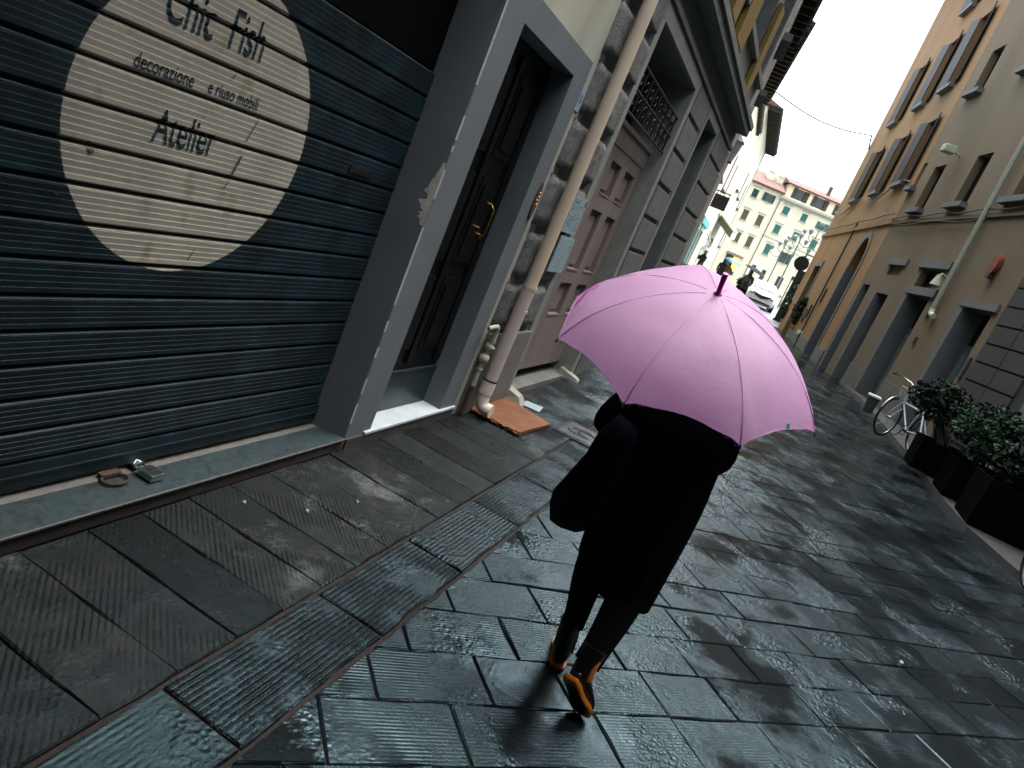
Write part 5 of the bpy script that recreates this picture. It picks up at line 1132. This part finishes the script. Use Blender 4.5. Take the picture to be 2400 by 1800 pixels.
# distant walkers ---------------------------------------------------------------
def walker(label, x, y, h, top, bot, heading, phase, extra=None, coatlen=0):
    z0 = gz(y)+.006; s = h/1.7; t_ = thing('person', label, 'person', (x, y, z0), heading, group=None)
    st_ = .22*phase
    J = {'pelvis': ((0, 0, .93), (.13, .10)), 'waist': ((0, 0, 1.1), (.115, .085)), 'chest': ((0, .01, 1.32), (.15, .10)), 'neck0': ((0, .02, 1.45), .055), 'neck': ((0, .03, 1.52), .05)}
    E_ = [('pelvis', 'waist'), ('waist', 'chest'), ('chest', 'neck0'), ('neck0', 'neck')]
    for sg, n in ((1, 'R'), (-1, 'L')):
        J['h'+n] = ((sg*.09, 0, .86), .085); J['k'+n] = ((sg*.09, .05+sg*st_*.7, .48), .058); J['a'+n] = ((sg*.085, -.03+sg*st_*1.2, .10), .038); J['t'+n] = ((sg*.09, .12+sg*st_*1.2, .04), (.04, .03))
        if extra == 'umb' and sg == 1: J['s'+n] = ((.19, 0, 1.40), .055); J['e'+n] = ((.24, .08, 1.14), .042); J['w'+n] = ((.14, .26, 1.28), .028)
        else: J['s'+n] = ((sg*.19, 0, 1.40), .055); J['e'+n] = ((sg*.25, -sg*st_*.5, 1.12), .042); J['w'+n] = ((sg*.25, .10-sg*st_, .90), .028)
        E_ += [('pelvis', 'h'+n), ('h'+n, 'k'+n), ('k'+n, 'a'+n), ('a'+n, 't'+n), ('chest', 's'+n), ('s'+n, 'e'+n), ('e'+n, 'w'+n)]
    J = {k: (tuple(c*s for c in v[0]), tuple(q*s for q in v[1]) if isinstance(v[1], tuple) else v[1]*s) for k, v in J.items()}
    bm = skin_mesh(J, E_, 0, 1); head(bm, (0, .04*s, 1.63*s), (0, 1, 0), s=s*.95)
    for n, sg in (('R', 1), ('L', -1)): hand(bm, J['w'+n][0], (0, .3, -.9) if not (extra == 'umb' and sg == 1) else (0, .4, .9), sg, .35, s)
    obj('body', bm, M['skin'], t_, smooth=True)
    bm = B(); hair(bm, (0, .035*s, 1.63*s), (0, 1, 0), s, .08, 2); obj('hair', bm, M['hair'], t_, smooth=True)
    bm = B(); zl = .82-coatlen
    loft(bm, [ring((0, 0, zl*s), .205*s, .155*s, 20, fold=.1), ring((0, 0, .95*s), .19*s, .135*s, 20), ring((0, 0, 1.12*s), .17*s, .12*s, 20), ring((0, .005, 1.32*s), .205*s, .13*s, 20), ring((0, .01, 1.42*s), .19*s, .11*s, 20), ring((0, .02, 1.49*s), .09*s, .08*s, 20), ring((0, .02, 1.54*s), .075*s, .075*s, 20)])
    for n in 'RL': tube(bm, [J[q+n][0] for q in 'sew'], [.072*s, .062*s, .045*s], 10)
    obj('jacket', bm, top, t_, smooth=True)
    bm = B()
    for n in 'RL': tube(bm, [J['h'+n][0], J['k'+n][0], J['a'+n][0]], [.105*s, .078*s, .058*s], 10)
    obj('trousers', bm, bot, t_, smooth=True)
    bm = B()
    for n in 'RL':
        a = Vector(J['a'+n][0]); tube(bm, [a+Vector((0, -.05, .0))*s, a+Vector((0, 0, -.055))*s, a+Vector((0, .12, -.065))*s, a+Vector((0, .19, -.07))*s], [.035*s, .046*s, .042*s, .02*s], 8)
    obj('shoes', bm, M['rubber'], t_, smooth=True)
    return t_
def far_umbrella(label, c, r, m_, tilt=(0, 0), h=.20, hand_=None):
    t_ = thing('umbrella', label, 'umbrella', c); c = Vector(c); ax = Vector((tilt[0], tilt[1], 1)).normalized(); u = ax.cross(Vector((0, 1, 0))).normalized(); v = ax.cross(u); bm = B(); V = [[bm.verts.new(c+ax*h)]]
    for k in range(1, 6):
        t = k/5; row = []
        for j in range(24):
            a = 2*PI*j/24; sc = 1-.05*(1-abs(math.cos(a*4)))*t; row.append(bm.verts.new(c+(u*math.cos(a)+v*math.sin(a))*r*math.sin(t*1.25)/math.sin(1.25)*sc+ax*(h*(math.cos(t*1.25)-math.cos(1.25))/(1-math.cos(1.25)))))
        V.append(row)
    for j in range(24): bm.faces.new((V[0][0], V[1][j], V[1][(j+1) % 24]))
    for k in range(1, 5):
        for j in range(24): bm.faces.new((V[k][j], V[k+1][j], V[k+1][(j+1) % 24], V[k][(j+1) % 24]))
    obj('canopy', bm, m_, t_, world=True, smooth=True)
    bm = B(); tube(bm, [c+ax*(h+.07), hand_ or (c-ax*.6)], .009, 6); obj('shaft', bm, M['iron'], t_, world=True)
    for k in range(8):
        bm = B(); a = 2*PI*k/8; tube(bm, [c+ax*h*.98, c+(u*math.cos(a)+v*math.sin(a))*r*.6+ax*h*.55, c+(u*math.cos(a)+v*math.sin(a))*r*.97], .006, 4); obj('rib', bm, M['iron'], t_, world=True)
M['jeans'] = mat('blue_jeans', (.03,.10,.15), rough=.8, bump=.1); M['dkcoat'] = mat('dark_coat', (.012,.014,.020), rough=.8, bump=.1); M['brown'] = mat('brown_coat', (.11,.048,.022), rough=.8, bump=.1)
M['tealu'] = mat('teal_umbrella', (.06,.25,.24), rough=.5, bump=0); M['greyu'] = mat('blue_grey_umbrella', (.16,.24,.26), rough=.5, bump=0); M['darku'] = mat('dark_umbrella', (.014,.030,.036), rough=.8, spec=.1, bump=0)
walker('person in dark jacket and blue jeans far down the left side of the street', -5.95, 47, 1.72, M['dkcoat'], M['jeans'], R(150), .9, 'umb')
far_umbrella('open blue-grey umbrella over the person in blue jeans', (-6.1, 46.9, gz(47)+1.80), .62, M['greyu'], (-.10, -.1), .2, Vector((-6.08, 46.8, gz(47)+1.25)))
walker('person in black coat with back to camera beside the brown-coated person', -5.05, 51, 1.72, M['dkcoat'], M['trouser'], R(5), .7, None, .1)
walker('person in long brown coat sharing the teal umbrella far down the street', -4.62, 50.8, 1.62, M['brown'], M['brown'], R(-5), .5, 'umb', .4)
far_umbrella('open teal umbrella over the brown-coated person', (-4.55, 50.8, gz(51)+1.72), .58, M['tealu'], (.15, -.1), .24, Vector((-4.50, 51.05, gz(51)+1.25)))
p3 = walker('person in black with dark red-patched backpack walking away under a dark umbrella', -2.50, 40, 1.70, M['dkcoat'], M['trouser'], R(-8), .8, 'umb', .1)
bm = B(); loft(bm, [ring((0, -.20, z), rx, ry, 16) for z, rx, ry in ((.92, .10, .06), (.98, .16, .10), (1.2, .17, .11), (1.36, .13, .09), (1.42, .06, .05))]); bp_ = obj('backpack', bm, M['rubber'], p3, smooth=True)
bm = B(); box(bm, (-.05, -.325, 1.10), (.05, -.306, 1.22), bev=.01); obj('patch', bm, mat('red_patch', (.20,.02,.03), rough=.6, bump=0), bp_)
far_umbrella('open dark umbrella tilted to the right over the person with the backpack', (-2.38, 40, gz(40)+1.74), .60, M['darku'], (.22, -.05), .17, Vector((-2.34, 40.26, gz(40)+1.3)))
# ------------------------------------------------------------------ white car
yc = 42.5; xc = -1.62; zc_ = gz(yc)+.01
car = thing('parked_car', 'white compact car with black V-shaped grille facing the camera at the end of the street', 'car', (xc, yc, zc_), R(4))
M['carpaint'] = mat('white_car_paint', (.52,.54,.54), (.48,.50,.50), rough=.3, bump=0, coat=.6); M['carglass'] = mat('car_glass', (.07,.10,.115), rough=.15, bump=0)
secs = [(-.02, .30, .52, .60), (.02, .22, .70, .74), (.14, .18, .80, .80), (.55, .17, .93, .84), (.95, .17, 1.00, .85), (1.25, .17, 1.03, .86), (1.9, .17, 1.04, .86), (2.9, .17, 1.05, .86), (3.6, .19, 1.02, .84), (3.92, .26, .92, .78), (3.98, .36, .72, .70)]
def sec(y, zl, zh, hw, n=28):
    out = []
    for k in range(n):
        a = 2*PI*k/n; c, s_ = math.cos(a), math.sin(a); q = 2/3.6
        out.append((hw*abs(c)**q*(1 if c >= 0 else -1), y, (zl+zh)/2+(zh-zl)/2*abs(s_)**q*(1 if s_ >= 0 else -1)))
    return out
bm = B(); loft(bm, [sec(*q) for q in secs]); 
cab = [(1.02, .98, 1.01, .74), (1.25, .98, 1.14, .73), (1.75, .98, 1.42, .67), (2.1, .98, 1.49, .63), (3.0, .98, 1.50, .63), (3.5, .98, 1.36, .66), (3.85, .98, 1.02, .70)]
bc = obj('body', bm, M['carpaint'], car, smooth=True)
bm = B(); loft(bm, [sec(*q) for q in cab]); obj('cabin', bm, M['carpaint'], car, smooth=True)
bm = B(); quad(bm, (-.64, 1.06, 1.075), (.64, 1.06, 1.075), (.53, 1.76, 1.475), (-.53, 1.76, 1.475))
ws = obj('windscreen', bm, M['carglass'], car)
for sg in (-1, 1):
    bm = B(); quad(bm, (sg*.745, 1.55, 1.06), (sg*.71, 3.2, 1.06), (sg*.665, 2.95, 1.38), (sg*.68, 1.95, 1.38)); obj('side_window', bm, M['carglass'], car)
    bm = B(); loft(bm, [ring((sg*.60, .10, .73), .14, .10, 14), ring((sg*.60, .22, .79), .13, .12, 14)]); 
    for v in bm.verts: v.co.y -= .10
    obj('headlight', bm, mat('headlight_glass%d' % (sg+1), (.45,.50,.52), rough=.1, bump=0), car, smooth=True)
    bm = B(); box(bm, (sg*.86, 1.28, 1.02), (sg*1.03, 1.42, 1.16), bev=.04); mr_ = obj('wing_mirror', bm, M['carpaint'], car, smooth=True); bm = B(); box(bm, (sg*.87, 1.30, .985), (sg*1.02, 1.40, 1.017)); obj('mirror_base', bm, M['iron'], mr_)
    for y_ in (.72, 3.25):
        bm = B(); tube(bm, [(sg*.66, y_, .30), (sg*.86, y_, .30)], .30, 24); wh = obj('wheel', bm, M['rubber'], car); bm = B(); tube(bm, [(sg*.861, y_, .30), (sg*.872, y_, .30)], .19, 20); obj('rim', bm, M['steel'], wh)
bm = B(); g_ = [(-.50, .86), (-.2, .80), (.2, .80), (.50, .86), (.34, .68), (.0, .58), (-.34, .68)]; loft(bm, [[(x, -.075, z-.06) for x, z in g_], [(x, .09, z-.06) for x, z in g_]]); obj('grille', bm, M['iron'], car)
bm = B(); box(bm, (-.07, -.086, .675), (.07, -.0755, .725)); obj('badge', bm, M['steel'], car)
bm = B(); box(bm, (-.26, -.05, .40), (.26, -.035, .50)); obj('number_plate', bm, M['white'], car); bm = B(); box(bm, (-.6, -.04, .27), (.6, .02, .37), bev=.01); obj('lower_intake', bm, M['iron'], car)
# ------------------------------------------------------------------ plants
M['leafd'] = mat('dark_leaves', (.008,.020,.008), (.004,.010,.005), rough=.7, spec=.2, ns=3, bump=0); M['leafg'] = mat('green_leaves', (.009,.034,.012), (.006,.024,.013), spec=.2, rough=.7, ns=4, bump=0); M['flower'] = mat('yellow_flowers', (.60,.45,.03), rough=.6, bump=0)
M['twig'] = mat('twigs', (.045,.038,.03), rough=.8, bump=.2)
M['terracotta'] = mat('terracotta', (.30,.16,.10), rough=.8, bump=.1); M['planter'] = mat('black_planter', (.002,.002,.002), rough=.9, spec=.02, bump=.1); M['fol3'] = mat('pale_leaves', (.16,.19,.12), rough=.5, bump=0)
def foliage(bm, c, rx, ry, rz, n, sz, seed, thr=-.15, mi=0):
    rg = random.Random(seed); k = 0; tries = 0
    while k < n and tries < n*6:
        tries += 1; v = Vector((rg.gauss(0, .45), rg.gauss(0, .45), rg.gauss(0, .45)))
        if v.length > 1: continue
        if mnoise.noise(v*2.3+Vector((seed, 0, 0))) < thr: continue
        p = Vector((c[0]+v.x*rx, c[1]+v.y*ry, c[2]+v.z*rz)); k += 1
        d = Vector((rg.uniform(-1, 1), rg.uniform(-1, 1), rg.uniform(-.4, 1))).normalized(); s_ = d.cross(Vector((rg.uniform(-1, 1), rg.uniform(-1, 1), rg.uniform(-1, 1)))).normalized(); l = sz*rg.uniform(.6, 1.3)
        q = bm.faces.new([bm.verts.new(t) for t in (p-d*l, p+s_*l*.42, p+d*l, p-s_*l*.42)]); q.material_index = mi
def potplant(name, label, x, y, z, pot, potm, fol, fm, n, sz, seed, flowers=0, cat='plant', twigs=0, group=None, off=(0, 0)):
    t_ = thing(name, label, cat, (x, y, z), group=group); (pw, ph) = pot
    if potm == 'planter':
        bm = B(); w0 = pw*.96; vs_ = loft(bm, [[(a*q, b*q, h_) for a, b in ((-1,-1),(1,-1),(1,1),(-1,1))] for q, h_ in ((w0, 0), (pw, ph), (pw*.9, ph), (pw*.88, ph-.05))])
        for q in bm.faces: q.smooth = False
    else:
        bm = B(); loft(bm, [ring((0, 0, h_), q, q, 18) for q, h_ in ((pw*.7, 0), (pw*.9, ph*.7), (pw, ph*.9), (pw, ph), (pw*.88, ph), (pw*.85, ph-.04))])
    obj('pot', bm, M[potm], t_)
    bm = B(); rg = random.Random(seed)
    for k in range(7+twigs):
        a = rg.uniform(0, 2*PI); r_ = rg.uniform(0, .5); e = Vector((off[0]*.8+fol[0]*r_*math.cos(a)*1.2, off[1]*.8+fol[1]*r_*math.sin(a)*1.2, ph+.05+fol[2]*rg.uniform(.8, 1.6)))
        tube(bm, [(pw*.3*math.cos(a), pw*.3*math.sin(a), ph-.05), (e.x*.5, e.y*.5, (ph+e.z)/2), e], [.012, .008, .004], 5)
    obj('stems', bm, M['twig'], t_)
    bm = B(); foliage(bm, (off[0], off[1], ph+fol[2]*.85+fol[3]), fol[0], fol[1], fol[2], n, sz, seed); obj('foliage', bm, M[fm], t_)
    if flowers:
        bm = B(); foliage(bm, (0, 0, ph+fol[2]*1.2+fol[3]), fol[0]*.9, fol[1]*.9, fol[2]*.7, flowers, sz*.9, seed+5, -.6); obj('flowers', bm, M['flower'], t_)
    return t_
zk = lambda y: gz(y)+.078
potplant('potted_shrub', 'dark feathery shrub on bare stems in the black planter next to the bicycle', 2.72, 11.95, zk(12.1), (.30, .46), 'planter', (.46, .42, .32, .26), 'leafd', 2600, .045, 11, twigs=18, off=(-.28, 0))
potplant('potted_shrub', 'broad green shrub in the second black planter, right of the feathery shrub', 3.02, 10.95, zk(11), (.33, .50), 'planter', (.50, .45, .42, .06), 'leafg', 2400, .050, 12, off=(-.06, 0))
potplant('potted_shrub', 'low dark shrub in the nearest large black planter by the dark building', 3.14, 9.85, zk(9.8), (.36, .58), 'planter', (.46, .42, .30, .0), 'leafd', 1800, .050, 13)
potplant('potted_shrub', 'bushy dark green shrub against the ochre house near its narrow door', .62, 29.6, zk(29.6), (.28, .35), 'terracotta', (.55, .5, .65, .1), 'leafd', 1500, .09, 14)
potplant('potted_shrub', 'dark shrub with yellow flowers next to the wing mirror of the white car', .12, 33.0, zk(33), (.26, .3), 'terracotta', (.40, .4, .55, 0), 'leafd', 1100, .09, 15, 40)
potplant('potted_shrub', 'tall loose green shrub behind the white car at the corner of the ochre house', .10, 36.0, gz(36), (.3, .4), 'terracotta', (.5, .5, .9, .1), 'leafg', 1300, .10, 16)
t_ = thing('flower_pot', 'empty pale stone pot on the kerb before the ochre house', 'pot', (.78, 27.6, zk(27.6))); bm = B(); loft(bm, [ring((0, 0, h_), q, q, 18) for q, h_ in ((.14, 0), (.20, .25), (.22, .42), (.19, .42), (.17, .36))]); obj('pot', bm, M['wedge'], t_)
potplant('potted_shrub', 'pale variegated bush by the left wall far down the street', -3.18, 21.6, gz(21.6), (.24, .35), 'terracotta', (.35, .4, .42, .15), 'fol3', 900, .07, 17)
potplant('potted_shrub', 'small dark plant with yellow flowers below the pale bush on the left', -2.70, 19.6, gz(19.6), (.22, .28), 'planter', (.36, .4, .30, .0), 'leafd', 800, .065, 18, 70)
potplant('potted_shrub', 'spiky dark potted plant standing on the pavement left of the far walkers', -4.55, 33.5, gz(33.5), (.2, .3), 'planter', (.35, .35, .35, 0), 'leafd', 500, .13, 19)
for k, (x, y) in enumerate(((-3.75, 56), (-3.0, 57))):
    potplant('potted_shrub', ['dark round shrub beside the brown-coated person at the edge of the square', 'olive shrub behind the dark umbrella at the edge of the square'][k], x, y, gz(56), (.3, .4), 'planter', (.45, .4, .32, .0), ['leafd', 'leafg'][k], 700, .14, 30+k)
# ------------------------------------------------------------------ square furniture
def lamp_post(label, x, y, h):
    t_ = thing('street_lamp', label, 'street lamp', (x, y, gz(60)), R(15), group='many-armed lamps in the square')
    bm = B(); tube(bm, [(0, 0, 0), (0, 0, .6), (0, 0, .62), (0, 0, h-1.6), (0, 0, h)], [.16, .13, .08, .06, .03], 10); obj('pole', bm, M['lampgreen'], t_)
    for k, (dx, z) in enumerate(((-1.1, h-1.3), (1.1, h-1.3), (-.55, h-.7), (.55, h-.7), (0, h+.1))):
        bm = B()
        if dx: tube(bm, [(0, 0, z-.4), (dx*.5, 0, z-.55), (dx, 0, z-.3), (dx, 0, z)], .03, 6)
        tube(bm, [(dx, 0, z), (dx, 0, z+.05)], .12, 10); ar = obj('arm', bm, M['lampgreen'], t_)
        bm = B(); loft(bm, [ring((dx, 0, z+.05+q), r_, r_, 10) for q, r_ in ((0, .10), (.15, .20), (.32, .20), (.42, .08))]); obj('globe', bm, M['globe'], ar, smooth=True)
M['lampgreen'] = mat('lamp_iron', (.05,.10,.10), rough=.5, bump=0); M['globe'] = mat('lamp_globe', (.20,.24,.24), rough=.25, bump=0)
lamp_post('tallest iron lamp post of the square, nearest the ochre house', -.75, 66, 7.0); lamp_post('middle iron lamp post of the square with glass globes', -1.9, 72, 6.6); lamp_post('leftmost iron lamp post of the square, in front of the green shutters', -3.2, 80, 6.2)
t_ = thing('market_stall', 'small kiosk with red front and teal top rail at the right edge of the square', 'stall', (-.55, 58, gz(58)))
bm = B(); box(bm, (-.55, 58, gz(58)), (.6, 59.2, gz(58)+1.0)); obj('counter', bm, mat('red_front', (.38,.05,.06), rough=.6, bump=0), t_, world=True)
bm = B(); box(bm, (-.75, 57.9, gz(58)+1.01), (.6, 59.3, gz(58)+1.3)); obj('shelf', bm, M['greyu'], t_, world=True)
bm = B(); box(bm, (-.9, 57.8, gz(58)+2.2), (.7, 59.4, gz(58)+2.45)); obj('canopy', bm, M['darkgreen'], t_, world=True)
bm = B()
for x in (-.85, .6): tube(bm, [(x, 57.95, gz(58)), (x, 57.95, gz(58)+2.2)], .03, 6); tube(bm, [(x, 59.2, gz(58)), (x, 59.2, gz(58)+2.2)], .03, 6)
obj('posts', bm, M['iron'], t_, world=True)
t_ = thing('menu_board', 'tall dark panel standing at the far corner of the ochre house', 'panel', (-.15, 37.5, gz(37.5))); bm = B(); box(bm, (-.45, 37.5, gz(37.5)+.1), (.15, 37.6, gz(37.5)+2.6)); obj('board', bm, M['iron'], t_, world=True)
bm = B(); box(bm, (-.5, 37.4, gz(37.5)), (.2, 37.7, gz(37.5)+.1)); obj('foot', bm, M['iron'], t_, world=True)
# ------------------------------------------------------------------ bicycle
def bicycle(label, rear, front, steer, z, name='bicycle', light=True, fm='bikewhite'):
    rear, front = Vector((*rear, z)), Vector((*front, z)); ax = (front-rear).normalized(); ang = math.atan2(ax.y, ax.x)
    t_ = thing(name, label, 'bicycle', rear, ang); Lb = (front-rear).length; rw = .335
    def wheel(cx, st):
        d = Vector((math.cos(st), math.sin(st), 0)); c = Vector((cx, 0, rw)); bm = B()
        tube(bm, [c+d*rw*math.cos(a)+Vector((0, 0, rw*math.sin(a))) for a in [2*PI*k/32 for k in range(33)]], .018, 8, cap=False); w_ = obj('wheel', bm, M['rubber'], t_)
        bm = B(); tube(bm, [c+d*(rw-.022)*math.cos(a)+Vector((0, 0, (rw-.022)*math.sin(a))) for a in [2*PI*k/32 for k in range(33)]], .007, 5, cap=False)
        for k in range(18): a = 2*PI*k/18; tube(bm, [c, c+d*(rw-.02)*math.cos(a)+Vector((0, 0, (rw-.02)*math.sin(a)))], .0012, 3)
        nrm = Vector((-d.y, d.x, 0)); tube(bm, [c-nrm*.04, c+nrm*.04], .02, 8); obj('rim', bm, M['steel'], w_)
        bm = B(); tube(bm, [c+d*(rw+.03)*math.cos(a)+Vector((0, 0, (rw+.03)*math.sin(a))) for a in [R(30)+R(130)*k/12 for k in range(13)]], .014, 6); obj('mudguard', bm, M['steel'], w_)
    wheel(0, 0); wheel(Lb, steer)
    bb = Vector((Lb*.42, 0, .28)); st = Vector((Lb*.30, 0, .72)); hd = Vector((Lb*.80, 0, .80)); hd2 = Vector((Lb*.83, 0, .66)); fr = Vector((Lb, 0, rw)); bm = B()
    for a, b in ((bb, st), (bb, hd2), (st*.85+bb*.15, hd2), (bb, Vector((0, .05, rw))), (bb, Vector((0, -.05, rw))), (st, Vector((0, .05, rw))), (st, Vector((0, -.05, rw)))): tube(bm, [a, b], .014, 8)
    tube(bm, [hd, hd2], .019, 8); obj('frame', bm, M[fm], t_)
    bm = B(); nrm = Vector((-math.sin(steer), math.cos(steer), 0))
    for sg in (-1, 1): tube(bm, [hd2, hd2+nrm*.05*sg-Vector((0, 0, .08)), fr+nrm*.05*sg], .011, 6)
    obj('fork', bm, M[fm], t_)
    bm = B(); tube(bm, [hd, hd+Vector((-.03, 0, .14))], .013, 8); h0 = hd+Vector((-.03, 0, .14)); d = Vector((math.cos(steer), math.sin(steer), 0))
    for sg in (-1, 1): tube(bm, [h0, h0+nrm*.12*sg+d*.05+Vector((0, 0, .05)), h0+nrm*.26*sg-d*.02+Vector((0, 0, .09)), h0+nrm*.30*sg-d*.16+Vector((0, 0, .08))], .010, 6)
    hbm = obj('handlebar', bm, M['steel'], t_); bm = B()
    for sg in (-1, 1): tube(bm, [h0+nrm*.298*sg-d*.10+Vector((0, 0, .085)), h0+nrm*.30*sg-d*.21+Vector((0, 0, .08))], .016, 8)
    obj('grip', bm, M['rubber'], hbm)
    bm = B(); tube(bm, [st, st+Vector((-.03, 0, .12))], .012, 8); s0 = st+Vector((-.03, 0, .14))
    loft(bm, [[s0+Vector((x, y*w_, dz_)) for y, dz_ in ((-1, 0), (-.6, .03), (0, .035), (.6, .03), (1, 0), (.6, -.03), (0, -.035), (-.6, -.03))] for x, w_ in ((-.13, .05), (-.09, .085), (0, .06), (.10, .025), (.14, .015))]); obj('saddle', bm, M['rubber'], t_)
    bm = B(); tube(bm, [bb-Vector((0, .06, 0)), bb+Vector((0, .06, 0))], .02, 8); tube(bm, [bb+Vector((0, .06, 0)), bb+Vector((.10, .06, -.13)), bb+Vector((.10, .14, -.13))], .009, 5); tube(bm, [bb-Vector((0, .06, 0)), bb+Vector((-.10, -.06, .13)), bb+Vector((-.10, -.14, .13))], .009, 5); tube(bm, [bb+Vector((0, .05, -.0))+Vector((.08*math.cos(a), 0, .08*math.sin(a))) for a in [2*PI*k/16 for k in range(17)]], .006, 4, cap=False); obj('crank', bm, M['iron'], t_)
    if light:
        bm = B(); c = hd+d*.16; box(bm, c+Vector((-.14, -.15, -.16)), c+Vector((.14, .15, -.155))); 
        for k in range(9):
            q = -.14+k*.035
            tube(bm, [c+Vector((q, -.15, -.16)), c+Vector((q*1.15, -.17, .08))], .004, 4); tube(bm, [c+Vector((q, .15, -.16)), c+Vector((q*1.15, .17, .08))], .004, 4); tube(bm, [c+Vector((-.14, q*1.07, -.16)), c+Vector((-.16, q*1.2, .08))], .004, 4); tube(bm, [c+Vector((.14, q*1.07, -.16)), c+Vector((.16, q*1.2, .08))], .004, 4)
        loft(bm, [[c+Vector((.165*a, .175*b, z)) for a, b in ((-1,-1),(1,-1),(1,1),(-1,1))] for z in (.075, .09)]); obj('basket', bm, M['bikewhite'], t_)
    return t_
M['bikewhite'] = mat('white_bike_paint', (.55,.60,.60), rough=.3, bump=0)
bicycle('white city bicycle with front basket leaning by the beige house beside the planters', (2.58, 12.55), (2.17, 13.45), R(-62), gz(14)+.08)
bicycle('dark bicycle, only its wheel edge showing at the lower right edge', (3.45, 6.6), (3.05, 7.75), R(0), .08, light=False, fm='iron')
t_ = thing('waste_bin', 'small pale waste bin with white lid standing below the second doorway of the beige house', 'bin', (2.20, 16.1, zk(16.1)))
bm = B(); loft(bm, [[(x, y, z) for x, y in ((-.10*q, -.10*q), (.10*q, -.10*q), (.10*q, .10*q), (-.10*q, .10*q))] for q, z in ((.85, 0), (1, .32))]); obj('bin', bm, M['slate'], t_); bm = B(); box(bm, (-.12, -.12, .325), (.12, .12, .37), bev=.01); obj('lid', bm, M['white'], t_)
# ------------------------------------------------------------------ ground fittings and litter
mh = thing('manhole_cover', 'wet iron utility cover with curved embossed logo in the left pavement beside the walker', 'manhole cover', (-.98, 5.86, 0))
bm = B(); box(bm, (-1.22, 5.62, -.01), (-.74, 6.12, .0105)); obj('frame', bm, mat('wet_iron', (.06,.065,.07), (.03,.035,.04), rough=.12, rough2=.3, ns=12, bump=.2, bs=60, dist=.004), mh, world=True)
bm = B(); box(bm, (-1.185, 5.655, .011), (-.775, 6.085, .0145)); obj('cover', bm, mat('wet_cover', (.10,.11,.12), rough=.10, rough2=.22, ns=9, bump=.15, bs=90, dist=.003), mh, world=True)
bm = B()
for (r0, a0, a1, ox) in ((.10, 20, 200, 0), (.065, 60, 300, .02), (.12, 210, 330, -.02)):
    tube(bm, [(-1.02+ox+r0*math.cos(R(a)), 5.87+r0*.9*math.sin(R(a)), .0155) for a in range(a0, a1, 12)], .008, 5)
obj('logo', bm, M['iron'], mh, world=True)
for k, (x, y, s_, m_, nm, lb, c_) in enumerate([(1.45, 4.62, .010, 'white', 'cigarette_end', 'bright scrap lying alone on the dark right-hand paving', 'litter'), (-1.10, 3.42, .007, 'wedge', 'cigarette_end', 'cigarette end on the ribbed pavement near the gutter strip', 'litter'),
     (-1.42, 2.62, .010, 'wedge', 'leaf_scrap', 'pale leaf scrap in the middle of the ribbed pavement', 'litter'), (-1.35, 2.92, .009, 'paper', 'cigarette_end', 'small white butt under the pier on the ribbed slabs', 'litter'),
     (-1.60, 2.42, .012, 'wedge', 'leaf_scrap', 'pale crumb against the foot of the shop sill', 'litter'), (.46, 2.38, .03, 'rust', 'leaf_scrap', 'dark crumpled leaf on the wet slabs right of the raised boot', 'litter')]):
    bm = B(); rg = random.Random(k); z = .013 if x > -.7 else .012
    n = 7; pts = [(x+s_*math.cos(2*PI*j/n)*rg.uniform(.5, 1.3), y+s_*math.sin(2*PI*j/n)*rg.uniform(.4, 1), z+rg.uniform(0, .004)) for j in range(n)]; loft(bm, [[(a, b, .006) for a, b, c in pts], pts, [((a+x)/2, (b+y)/2, c+.004) for a, b, c in pts]]); tag(obj(nm, bm, M[m_]), lb, c_)
